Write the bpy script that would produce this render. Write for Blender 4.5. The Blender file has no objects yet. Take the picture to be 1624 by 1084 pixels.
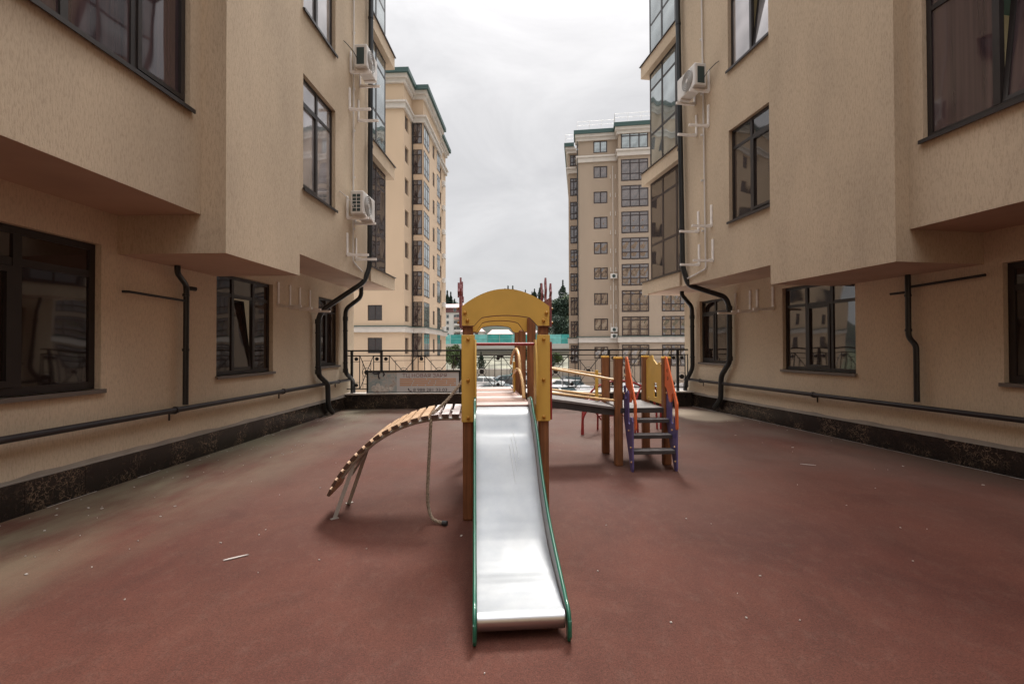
import bpy, math, random
from math import sin, cos, pi, radians
from mathutils import Vector, Matrix
random.seed(7)
S = bpy.context.scene
C = S.collection

# ------------------------------------------------------------------ camera, light, exposure
cam_d = bpy.data.cameras.new('camera')
cam = bpy.data.objects.new('camera', cam_d); C.objects.link(cam)
cam_d.sensor_width = 36.0
cam_d.lens = 767.0 / 1624 * 36.0
cam_d.clip_start = 0.05; cam_d.clip_end = 6000
cam.location = (0, 0, 1.57)
cam.matrix_world = Matrix.Translation((0, 0, 1.57)) @ Matrix.Rotation(radians(90) + 0.0112, 4, 'X') @ Matrix.Rotation(-0.0032, 4, 'Z')
S.camera = cam
S.render.resolution_x, S.render.resolution_y = 1024, 683

SUN_EL, SUN_AZ = radians(52), radians(11)      # azimuth measured from +Y towards +X
w = bpy.data.worlds.new('World'); S.world = w; w.use_nodes = True
nt = w.node_tree; nt.nodes.clear()
out = nt.nodes.new('ShaderNodeOutputWorld'); bg = nt.nodes.new('ShaderNodeBackground')
sky = nt.nodes.new('ShaderNodeTexSky'); sky.sky_type = 'NISHITA'; sky.sun_disc = False
sky.sun_elevation = SUN_EL; sky.sun_rotation = SUN_AZ
tc = nt.nodes.new('ShaderNodeTexCoord')
mp = nt.nodes.new('ShaderNodeMapping'); mp.inputs['Scale'].default_value = (1.0, 1.0, 2.2); mp.inputs['Rotation'].default_value = (0.2, 0.5, 0.3)
nz = nt.nodes.new('ShaderNodeTexNoise'); nz.inputs['Scale'].default_value = 2.6; nz.inputs['Detail'].default_value = 9; nz.inputs['Roughness'].default_value = 0.6
nz.inputs['Distortion'].default_value = 0.5
rp = nt.nodes.new('ShaderNodeValToRGB')
rp.color_ramp.elements[0].position = 0.30; rp.color_ramp.elements[0].color = (0.66, 0.652, 0.658, 1)
rp.color_ramp.elements[1].position = 0.66; rp.color_ramp.elements[1].color = (0.90, 0.885, 0.885, 1)
sc_ = nt.nodes.new('ShaderNodeVectorMath'); sc_.operation = 'SCALE'
sx = nt.nodes.new('ShaderNodeSeparateXYZ')
gr = nt.nodes.new('ShaderNodeMapRange'); gr.inputs['From Min'].default_value = 0.0; gr.inputs['From Max'].default_value = 1.0
gr.inputs['To Min'].default_value = 0.0; gr.inputs['To Max'].default_value = 1.0
pw = nt.nodes.new('ShaderNodeMath'); pw.operation = 'POWER'; pw.inputs[1].default_value = 5.2
ml = nt.nodes.new('ShaderNodeMath'); ml.operation = 'MULTIPLY_ADD'; ml.inputs[1].default_value = 31.0; ml.inputs[2].default_value = 3.45
mx = nt.nodes.new('ShaderNodeMixRGB'); mx.inputs[0].default_value = 0.965
nt.links.new(tc.outputs['Generated'], mp.inputs[0]); nt.links.new(mp.outputs[0], nz.inputs[0])
nt.links.new(nz.outputs['Fac'], rp.inputs[0]); nt.links.new(rp.outputs[0], sc_.inputs[0])
nt.links.new(tc.outputs['Generated'], sx.inputs[0]); nt.links.new(sx.outputs['Z'], gr.inputs['Value']); nt.links.new(gr.outputs[0], pw.inputs[0]); nt.links.new(pw.outputs[0], ml.inputs[0]); nt.links.new(ml.outputs[0], sc_.inputs['Scale'])
nt.links.new(sky.outputs[0], mx.inputs[1]); nt.links.new(sc_.outputs[0], mx.inputs[2])
nt.links.new(mx.outputs[0], bg.inputs[0]); nt.links.new(bg.outputs[0], out.inputs[0])
bg.inputs[1].default_value = 0.1

sd = bpy.data.lights.new('sun', 'SUN'); sd.energy = 1.7; sd.angle = radians(13); sd.color = (1.0, 0.95, 0.88)
so = bpy.data.objects.new('sun', sd); C.objects.link(so)
dirv = Vector((sin(SUN_AZ) * cos(SUN_EL), cos(SUN_AZ) * cos(SUN_EL), sin(SUN_EL)))
so.rotation_euler = dirv.to_track_quat('Z', 'Y').to_euler(); so.location = (10, 20, 60)
S.view_settings.view_transform = 'Standard'; S.view_settings.look = 'None'
S.view_settings.exposure = 1.3; S.view_settings.gamma = 1.0; S.view_settings.use_curve_mapping = False
S.cycles.max_bounces = 8; S.cycles.diffuse_bounces = 4; S.cycles.glossy_bounces = 4
S.cycles.use_denoising = True

# ------------------------------------------------------------------ materials
M = {}
def mat(name, col, rough=0.6, metal=0.0, ior=1.45, spec=None, noise=None, bump=None, coat=0.0):
    """noise = (scale, amount, stretch xyz, detail); bump = (scale, strength, stretch, distance)"""
    m = bpy.data.materials.new(name); m.use_nodes = True
    t = m.node_tree; b = t.nodes['Principled BSDF']
    b.inputs['Base Color'].default_value = (*col, 1); b.inputs['Roughness'].default_value = rough
    b.inputs['Metallic'].default_value = metal; b.inputs['IOR'].default_value = ior
    if coat: b.inputs['Coat Weight'].default_value = coat
    if spec is not None: b.inputs['Specular IOR Level'].default_value = spec
    if noise or bump:
        tc = t.nodes.new('ShaderNodeTexCoord')
    if noise:
        scl, amt, st, det = noise
        mp = t.nodes.new('ShaderNodeMapping'); mp.inputs['Scale'].default_value = st
        n = t.nodes.new('ShaderNodeTexNoise'); n.inputs['Scale'].default_value = scl; n.inputs['Detail'].default_value = det
        r = t.nodes.new('ShaderNodeMapRange'); r.inputs['From Min'].default_value = 0.3; r.inputs['From Max'].default_value = 0.7
        r.inputs['To Min'].default_value = 1 - amt; r.inputs['To Max'].default_value = 1 + amt
        v = t.nodes.new('ShaderNodeVectorMath'); v.operation = 'SCALE'; v.inputs[0].default_value = col
        t.links.new(tc.outputs['Object'], mp.inputs[0]); t.links.new(mp.outputs[0], n.inputs[0])
        t.links.new(n.outputs['Fac'], r.inputs['Value']); t.links.new(r.outputs[0], v.inputs['Scale']); t.links.new(v.outputs[0], b.inputs['Base Color'])
    if bump:
        scl, stg, st, dist = bump
        mp = t.nodes.new('ShaderNodeMapping'); mp.inputs['Scale'].default_value = st
        n = t.nodes.new('ShaderNodeTexNoise'); n.inputs['Scale'].default_value = scl; n.inputs['Detail'].default_value = 4
        bu = t.nodes.new('ShaderNodeBump'); bu.inputs['Strength'].default_value = stg; bu.inputs['Distance'].default_value = dist
        t.links.new(tc.outputs['Object'], mp.inputs[0]); t.links.new(mp.outputs[0], n.inputs[0])
        t.links.new(n.outputs['Fac'], bu.inputs['Height']); t.links.new(bu.outputs[0], b.inputs['Normal'])
    M[name] = m
    return m

def ramp(t, src, stops):
    r = t.nodes.new('ShaderNodeValToRGB'); e = r.color_ramp.elements
    e[0].position, e[0].color = stops[0][0], (*stops[0][1], 1)
    e[1].position, e[1].color = stops[-1][0], (*stops[-1][1], 1)
    for p, c in stops[1:-1]:
        x = e.new(p); x.color = (*c, 1)
    t.links.new(src, r.inputs[0]); return r.outputs[0]
def nnoise(t, vec, scale, st=(1, 1, 1), det=6, rough=0.55, dist=0.0):
    mp = t.nodes.new('ShaderNodeMapping'); mp.inputs['Scale'].default_value = st
    n = t.nodes.new('ShaderNodeTexNoise'); n.inputs['Scale'].default_value = scale; n.inputs['Detail'].default_value = det
    n.inputs['Roughness'].default_value = rough; n.inputs['Distortion'].default_value = dist
    t.links.new(vec, mp.inputs[0]); t.links.new(mp.outputs[0], n.inputs[0]); return n.outputs['Fac']
def mixc(t, fac, a, b, mode='MIX'):
    m = t.nodes.new('ShaderNodeMixRGB'); m.blend_type = mode
    for i, s in ((0, fac), (1, a), (2, b)):
        if isinstance(s, (int, float)): m.inputs[i].default_value = s
        elif isinstance(s, tuple): m.inputs[i].default_value = (*s, 1)
        else: t.links.new(s, m.inputs[i])
    return m.outputs[0]
def bumpn(t, h, strength, dist, normal=None):
    b = t.nodes.new('ShaderNodeBump'); b.inputs['Strength'].default_value = strength; b.inputs['Distance'].default_value = dist
    t.links.new(h, b.inputs['Height'])
    if normal: t.links.new(normal, b.inputs['Normal'])
    return b.outputs[0]
def newmat(name, rough=0.7):
    m = bpy.data.materials.new(name); m.use_nodes = True; M[name] = m
    t = m.node_tree; b = t.nodes['Principled BSDF']; b.inputs['Roughness'].default_value = rough
    tc = t.nodes.new('ShaderNodeTexCoord')
    return m, t, b, tc.outputs['Object']

def stucco(name, col, depth=0.006):
    m, t, b, oc = newmat(name, 0.92)
    b.inputs['Specular IOR Level'].default_value = 0.2
    big = nnoise(t, oc, 0.7, (1, 1, 0.45), 5)
    streak = nnoise(t, oc, 2.0, (1, 1, 0.30), 7, 0.65)
    lo = tuple(c * 0.80 for c in col); hi = tuple(min(1, c * 1.10) for c in col)
    c1 = ramp(t, big, [(0.3, tuple(c * 0.88 for c in col)), (0.7, hi)])
    c2 = ramp(t, streak, [(0.30, (0.93, 0.93, 0.94)), (0.60, (1, 1, 1))])
    groove = nnoise(t, oc, 64.0, (1, 1, 0.22), 4, 0.75, 0.3)
    c3 = ramp(t, groove, [(0.38, (0.78, 0.76, 0.74)), (0.50, (1, 1, 1)), (0.62, (1.07, 1.07, 1.07))])
    c = mixc(t, 1.0, c1, c2, 'MULTIPLY'); c = mixc(t, 0.7, c, c3, 'MULTIPLY')
    t.links.new(c, b.inputs['Base Color'])
    fine = nnoise(t, oc, 150.0, (1, 1, 0.5), 3)
    n1 = bumpn(t, groove, 0.55, depth); n2 = bumpn(t, fine, 0.3, 0.002, n1)
    t.links.new(n2, b.inputs['Normal'])
    return m
TAN = (0.51, 0.41, 0.30)
stucco('stucco', TAN)
stucco('stucco_shade_lift', (0.60, 0.50, 0.375))  # same paint as stucco, lightened and yellowed against overhang shade and red bounce
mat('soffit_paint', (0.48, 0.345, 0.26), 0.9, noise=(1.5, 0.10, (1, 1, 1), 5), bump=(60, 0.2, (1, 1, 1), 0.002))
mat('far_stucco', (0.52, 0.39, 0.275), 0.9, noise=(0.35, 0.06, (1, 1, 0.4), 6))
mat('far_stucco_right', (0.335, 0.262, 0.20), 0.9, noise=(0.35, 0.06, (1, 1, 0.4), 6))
mat('cornice_white', (0.52, 0.475, 0.43), 0.8, noise=(2, 0.06, (1, 1, 1), 4))
mat('roof_green', (0.035, 0.075, 0.07), 0.5)
mat('frame_dark', (0.022, 0.017, 0.016), 0.4, noise=(3, 0.2, (1, 1, 1), 3))
mat('frame_brown', (0.030, 0.019, 0.018), 0.4)
mat('sill_metal', (0.05, 0.045, 0.045), 0.35, metal=0.4)
mat('sill_mid', (0.15, 0.13, 0.115), 0.45, metal=0.2)
mat('sill_light', (0.32, 0.29, 0.27), 0.5)
mat('black_pipe', (0.014, 0.016, 0.018), 0.32, noise=(6, 0.25, (1, 1, 0.4), 4))
mat('pipe_worn', (0.026, 0.022, 0.024), 0.36, noise=(5, 0.25, (1, 1, 1), 4))
mat('fence_black', (0.014, 0.014, 0.015), 0.45)
mat('white_paint', (0.74, 0.71, 0.68), 0.5, noise=(8, 0.1, (1, 1, 1), 4))
mat('white_plastic', (0.60, 0.575, 0.55), 0.4)
mat('ac_white', (0.62, 0.60, 0.57), 0.4, noise=(5, 0.08, (1, 1, 1), 4))
mat('ac_grey', (0.26, 0.255, 0.245), 0.5)
mat('ac_dark', (0.03, 0.05, 0.05), 0.5)
mat('paper', (0.22, 0.19, 0.19), 0.8)
mat('rubber_cable', (0.03, 0.03, 0.03), 0.6)

def glass(name, base, wav=0.10, ior=1.9, sc=1.1, curtain=None):
    m, t, b, oc = newmat(name, 0.03)
    b.inputs['IOR'].default_value = ior
    if curtain:
        fold = nnoise(t, oc, 9.0, (1, 1, 0.02), 3)
        c = ramp(t, fold, [(0.35, base), (0.6, curtain)])
        t.links.new(c, b.inputs['Base Color'])
    else:
        n = nnoise(t, oc, 0.9, (1, 1, 1), 2)
        t.links.new(ramp(t, n, [(0.4, base), (0.65, tuple(c * 1.8 for c in base))]), b.inputs['Base Color'])
    wv = nnoise(t, oc, sc, (1, 1, 0.6), 1)
    t.links.new(bumpn(t, wv, 1.0, wav), b.inputs['Normal'])
    return m
glass('glass', (0.030, 0.022, 0.020), 0.012, 2.1)
glass('glass_curtain', (0.030, 0.019, 0.023), 0.014, 1.8, curtain=(0.080, 0.050, 0.052))
glass('glass_dark', (0.018, 0.011, 0.009), 0.010, 1.7)
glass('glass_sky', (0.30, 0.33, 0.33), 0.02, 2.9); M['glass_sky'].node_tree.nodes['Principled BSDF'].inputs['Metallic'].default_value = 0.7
glass('glass_far', (0.045, 0.032, 0.030), 0.16, 2.3, 0.9)
glass('glass_far_wavy', (0.06, 0.04, 0.033), 0.30, 2.5, 0.8)

glass('glass_mid', (0.36, 0.34, 0.34), 0.012, 2.4); M['glass_mid'].node_tree.nodes['Principled BSDF'].inputs['Metallic'].default_value = 0.5
# marble plinth
m, t, b, oc = newmat('marble', 0.22)
b.inputs['Specular IOR Level'].default_value = 0.45
n1 = nnoise(t, oc, 6.0, (1, 1, 1), 8, 0.7, 2.2)
base = ramp(t, n1, [(0.3, (0.010, 0.009, 0.009)), (0.60, (0.022, 0.016, 0.013)), (0.78, (0.055, 0.034, 0.024))])
vo = t.nodes.new('ShaderNodeTexVoronoi'); vo.feature = 'DISTANCE_TO_EDGE'; vo.inputs['Scale'].default_value = 9.0
nz2 = t.nodes.new('ShaderNodeTexNoise'); nz2.inputs['Scale'].default_value = 7.0; nz2.inputs['Detail'].default_value = 6
t.links.new(oc, nz2.inputs[0])
ad = t.nodes.new('ShaderNodeMixRGB'); ad.inputs[0].default_value = 0.6
t.links.new(oc, ad.inputs[1]); t.links.new(nz2.outputs['Color'], ad.inputs[2]); t.links.new(ad.outputs[0], vo.inputs['Vector'])
vein = ramp(t, vo.outputs['Distance'], [(0.0, (1, 1, 1)), (0.045, (0, 0, 0))])
msk = ramp(t, nnoise(t, oc, 2.2, (1, 1, 1), 4), [(0.47, (0, 0, 0)), (0.60, (1, 1, 1))])
vf = mixc(t, 1.0, vein, msk, 'MULTIPLY')
t.links.new(mixc(t, vf, base, (0.26, 0.18, 0.12)), b.inputs['Base Color'])
mat('mortar', (0.30, 0.265, 0.23), 0.9, noise=(5, 0.22, (1, 0.4, 1), 6))
mat('sealant', (0.55, 0.50, 0.46), 0.6, noise=(14, 0.3, (1, 1, 1), 3))

def rng(v, a, b_, c_=0.0, d=1.0):
    r = t.nodes.new('ShaderNodeMapRange'); r.inputs['From Min'].default_value = a; r.inputs['From Max'].default_value = b_
    r.inputs['To Min'].default_value = c_; r.inputs['To Max'].default_value = d; t.links.new(v, r.inputs['Value']); return r.outputs[0]
def mth(op, a, b_):
    n = t.nodes.new('ShaderNodeMath'); n.operation = op
    for i, s in ((0, a), (1, b_)):
        if isinstance(s, (int, float)): n.inputs[i].default_value = s
        else: t.links.new(s, n.inputs[i])
    return n.outputs[0]
# rubber crumb ground
m, t, b, oc = newmat('rubber', 0.82)
b.inputs['Specular IOR Level'].default_value = 0.22
big = nnoise(t, oc, 0.42, (1, 1, 1), 6, 0.6, 0.4)
med = nnoise(t, oc, 1.3, (1, 0.7, 1), 9, 0.72, 0.6)
c = ramp(t, big, [(0.30, (0.070, 0.021, 0.014)), (0.5, (0.086, 0.029, 0.019)), (0.70, (0.102, 0.042, 0.029))])
c = mixc(t, 1.0, c, ramp(t, med, [(0.3, (0.74, 0.72, 0.72)), (0.7, (1.19, 1.18, 1.18))]), 'MULTIPLY')
sp = nnoise(t, oc, 120.0, (1, 1, 1), 3, 0.8)
scf = nnoise(t, oc, 9.0, (1, 0.7, 1), 9, 0.8, 0.3)
c = mixc(t, mth('MULTIPLY', rng(scf, 0.50, 0.72), 0.22), c, (0.155, 0.098, 0.078))
grn = nnoise(t, oc, 48.0, (1, 1, 1), 4, 0.85)
c = mixc(t, 1.0, c, ramp(t, grn, [(0.36, (0.84, 0.83, 0.83)), (0.5, (1, 1, 1)), (0.64, (1.16, 1.16, 1.16))]), 'MULTIPLY')
c = mixc(t, 1.0, c, ramp(t, sp, [(0.34, (0.62, 0.6, 0.6)), (0.5, (1, 1, 1)), (0.68, (1.4, 1.38, 1.36))]), 'MULTIPLY')
# grey dust drifting towards the far end and along the building lines
sxyz = t.nodes.new('ShaderNodeSeparateXYZ'); t.links.new(oc, sxyz.inputs[0])
# distance from the left wall line
lx = mth('ADD', mth('MULTIPLY', sxyz.outputs[1], -0.0465), sxyz.outputs[0])
edge = rng(lx, -4.85, -2.9, 1.25, 0.0)
mn = nnoise(t, oc, 1.5, (1, 0.35, 1), 6, 0.62)
alg = mth('MULTIPLY', edge, rng(mn, 0.36, 0.60))
c = mixc(t, mth('MULTIPLY', alg, 0.85), c, (0.165, 0.148, 0.098))
dust = mth('MULTIPLY', rng(sxyz.outputs[1], 3.5, 10.5), rng(nnoise(t, oc, 0.7, (1, 1, 1), 6), 0.30, 0.62))
c = mixc(t, mth('MULTIPLY', dust, 0.62), c, (0.125, 0.098, 0.080))
rxx = mth('ADD', mth('MULTIPLY', sxyz.outputs[1], 0.1685), sxyz.outputs[0])
redge = mth('MULTIPLY', rng(rxx, 5.6, 6.95), rng(mn, 0.34, 0.58))
c = mixc(t, mth('MULTIPLY', redge, 0.55), c, (0.105, 0.080, 0.062))
# dried puddle in the far right corner
dx = mth('SUBTRACT', sxyz.outputs[0], 4.35); dy = mth('SUBTRACT', sxyz.outputs[1], 11.2)
rr = mth('SQRT', mth('ADD', mth('MULTIPLY', dx, dx), mth('MULTIPLY', mth('MULTIPLY', dy, dy), 0.45)), 0)
pud = mth('MULTIPLY', rng(mth('ADD', rr, mth('MULTIPLY', mn, 0.7)), 0.85, 1.15, 1.0, 0.0), 1.0)
c = mixc(t, mth('MULTIPLY', pud, 0.8), c, (0.33, 0.27, 0.20))
t.links.new(c, b.inputs['Base Color'])
rgh = rng(big, 0.3, 0.7, 0.72, 0.86); t.links.new(rgh, b.inputs['Roughness'])
t.links.new(bumpn(t, nnoise(t, oc, 260.0, (1, 1, 1), 2), 0.5, 0.003, bumpn(t, nnoise(t, oc, 30.0, (1, 1, 1), 3), 0.25, 0.003)), b.inputs['Normal'])

def wood(name, c0, c1, st=(14, 14, 0.7), rough=0.6):
    m, t, b, oc = newmat(name, rough)
    g = nnoise(t, oc, 2.0, st, 7, 0.65, 0.6)
    k = nnoise(t, oc, 2.4, (1, 1, 1), 4)
    c = ramp(t, g, [(0.3, c0), (0.7, c1)])
    c = mixc(t, 1.0, c, ramp(t, k, [(0.3, (0.72, 0.72, 0.72)), (0.65, (1.1, 1.1, 1.1))]), 'MULTIPLY')
    t.links.new(c, b.inputs['Base Color'])
    t.links.new(bumpn(t, g, 0.35, 0.003), b.inputs['Normal'])
    return m
wood('post_wood', (0.125, 0.044, 0.016), (0.33, 0.135, 0.052))
wood('post_red', (0.085, 0.020, 0.012), (0.15, 0.040, 0.022))
wood('slat_orange', (0.36, 0.205, 0.105), (0.56, 0.37, 0.225), (0.7, 3, 14))
wood('slat_pale', (0.55, 0.46, 0.44), (0.74, 0.66, 0.64), (0.7, 3, 14))
wood('slat_end', (0.055, 0.026, 0.018), (0.11, 0.055, 0.035), (6, 6, 6))
wood('plank', (0.26, 0.12, 0.075), (0.52, 0.33, 0.26), (0.6, 12, 12))
wood('plank_pale', (0.44, 0.33, 0.29), (0.66, 0.56, 0.53), (0.6, 12, 12))
mat('yellow_paint', (0.64, 0.40, 0.085), 0.42, noise=(3, 0.10, (1, 1, 1), 6), bump=(160, 0.15, (1, 1, 1), 0.001))
mat('yellow_bolt', (0.46, 0.22, 0.03), 0.38)
mat('orange_cap', (0.62, 0.34, 0.05), 0.45)
mat('cream_tube', (0.66, 0.43, 0.20), 0.35, noise=(10, 0.12, (1, 1, 1), 4))
mat('red_paint', (0.30, 0.030, 0.030), 0.4, noise=(6, 0.15, (1, 1, 1), 4))
mat('dusty_red', (0.22, 0.065, 0.075), 0.5, noise=(6, 0.15, (1, 1, 1), 4))
mat('orange_paint', (0.74, 0.155, 0.045), 0.4, noise=(4, 0.08, (1, 1, 1), 5))
mat('purple_paint', (0.105, 0.088, 0.240), 0.42, noise=(4, 0.12, (1, 1, 1), 5))
mat('green_paint', (0.012, 0.115, 0.070), 0.28, noise=(8, 0.1, (1, 1, 1), 3), coat=0.4)
mat('steel_dull', (0.45, 0.44, 0.43), 0.45, metal=0.7)
mat('tread_dark', (0.045, 0.040, 0.040), 0.6, noise=(6, 0.3, (1, 1, 1), 5))
mat('tread_top', (0.17, 0.155, 0.15), 0.55, noise=(6, 0.25, (1, 1, 1), 5))
mat('grey_metal', (0.38, 0.36, 0.33), 0.5, metal=0.3)
# slide steel: brushed, slightly wavy, with hairline scratches
m, t, b, oc = newmat('slide_steel', 0.3)
b.inputs['Metallic'].default_value = 0.10; b.inputs['Specular IOR Level'].default_value = 0.32
sm = nnoise(t, oc, 3.0, (1, 0.9, 1), 5, 0.6)
c = ramp(t, sm, [(0.3, (0.225, 0.245, 0.27)), (0.7, (0.32, 0.335, 0.35))])
t.links.new(c, b.inputs['Base Color'])
t.links.new(rng(nnoise(t, oc, 5.0, (1, 0.4, 1), 6), 0.3, 0.7, 0.30, 0.46), b.inputs['Roughness'])
wavy = nnoise(t, oc, 2.0, (0.25, 2.2, 0.6), 2)
t.links.new(bumpn(t, wavy, 0.7, 0.020, bumpn(t, nnoise(t, oc, 60.0, (0.3, 6, 1), 3), 0.12, 0.001)), b.inputs['Normal'])

mat('chute_steel_mirror', (0.50, 0.50, 0.51), 0.28, metal=1.0, bump=(30, 0.2, (0.3, 3, 1), 0.002))  # the chute's own steel, copied mirror-like so the lip shows darker reflections
# rope: diagonal twisted strands are geometry, fibres are grain
mat('rope', (0.235, 0.180, 0.130), 0.95, noise=(60, 0.4, (1, 1, 1), 3), bump=(220, 0.5, (1, 1, 1), 0.003))
mat('asphalt', (0.20, 0.19, 0.185), 0.9, noise=(0.2, 0.18, (1, 1, 1), 7))
mat('concrete_pale', (0.46, 0.43, 0.41), 0.9, noise=(0.3, 0.14, (1, 1, 1), 7))
mat('road_grey', (0.30, 0.29, 0.285), 0.9, noise=(0.25, 0.12, (1, 1, 1), 6))
mat('overpass_concrete', (0.42, 0.41, 0.39), 0.85, noise=(0.4, 0.12, (0.3, 1, 2), 6))
mat('teal', (0.045, 0.30, 0.285), 0.5, noise=(0.8, 0.25, (1, 1, 1), 5))
mat('teal_pale', (0.16, 0.46, 0.45), 0.5, noise=(0.8, 0.2, (1, 1, 1), 5))
mat('grass', (0.085, 0.092, 0.050), 0.95, noise=(0.25, 0.4, (1, 1, 1), 8))
mat('embankment_soil', (0.17, 0.165, 0.125), 0.95, noise=(0.35, 0.45, (1, 1, 1), 8))
mat('hill_scrub', (0.024, 0.031, 0.022), 0.95, noise=(0.035, 0.55, (1, 1, 1), 9))
mat('leaf_dark', (0.022, 0.040, 0.024), 0.8, noise=(0.9, 0.45, (1, 1, 1), 3))
mat('leaf_mid', (0.060, 0.092, 0.030), 0.8, noise=(0.7, 0.45, (1, 1, 1), 3))
mat('leaf_olive', (0.105, 0.125, 0.055), 0.8, noise=(0.7, 0.45, (1, 1, 1), 3))
mat('leaf_grey', (0.14, 0.16, 0.115), 0.8, noise=(0.7, 0.35, (1, 1, 1), 3))
mat('bark', (0.09, 0.06, 0.04), 0.9, noise=(6, 0.3, (1, 1, 0.2), 4))
mat('house_white', (0.66, 0.62, 0.59), 0.85, noise=(0.2, 0.08, (1, 1, 1), 5))
mat('house_cream', (0.58, 0.50, 0.42), 0.85, noise=(0.2, 0.08, (1, 1, 1), 5))
mat('house_pink', (0.48, 0.30, 0.26), 0.85)
mat('mansard', (0.20, 0.085, 0.085), 0.8, noise=(1, 0.15, (1, 1, 1), 4))
mat('roof_pink', (0.46, 0.33, 0.32), 0.7, noise=(0.6, 0.12, (1, 1, 1), 4))
mat('pane_far', (0.05, 0.065, 0.075), 0.15, ior=1.8)
mat('car_white', (0.70, 0.70, 0.70), 0.3, coat=0.5)
mat('car_silver', (0.38, 0.39, 0.40), 0.3, metal=0.5, coat=0.5)
mat('car_dark', (0.03, 0.032, 0.036), 0.3, coat=0.5)
mat('car_red', (0.22, 0.02, 0.02), 0.3, coat=0.5)
mat('car_glass', (0.03, 0.05, 0.055), 0.05, ior=1.9)
mat('tyre', (0.02, 0.02, 0.02), 0.8)
mat('hub', (0.4, 0.4, 0.4), 0.4, metal=0.8)
mat('banner_print', (0.46, 0.48, 0.48), 0.5)
mat('banner_white', (0.60, 0.59, 0.58), 0.5)
mat('banner_orange', (0.62, 0.36, 0.22), 0.5)
mat('banner_ink', (0.05, 0.045, 0.06), 0.5)
mat('banner_brown', (0.22, 0.10, 0.09), 0.5)
mat('chip', (0.44, 0.40, 0.375), 0.7)
# banner picture: soft white blossoms on pale blue grey
m, t, b, oc = newmat('banner_blossom', 0.5)
bn = nnoise(t, oc, 7.0, (1, 1, 1), 5, 0.6, 0.8)
t.links.new(ramp(t, bn, [(0.30, (0.26, 0.33, 0.34)), (0.46, (0.38, 0.43, 0.43)), (0.60, (0.52, 0.49, 0.45)), (0.74, (0.30, 0.20, 0.13))]), b.inputs['Base Color'])
mat('blossom', (0.62, 0.58, 0.53), 0.6, noise=(14, 0.25, (1, 1, 1), 4))

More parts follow.
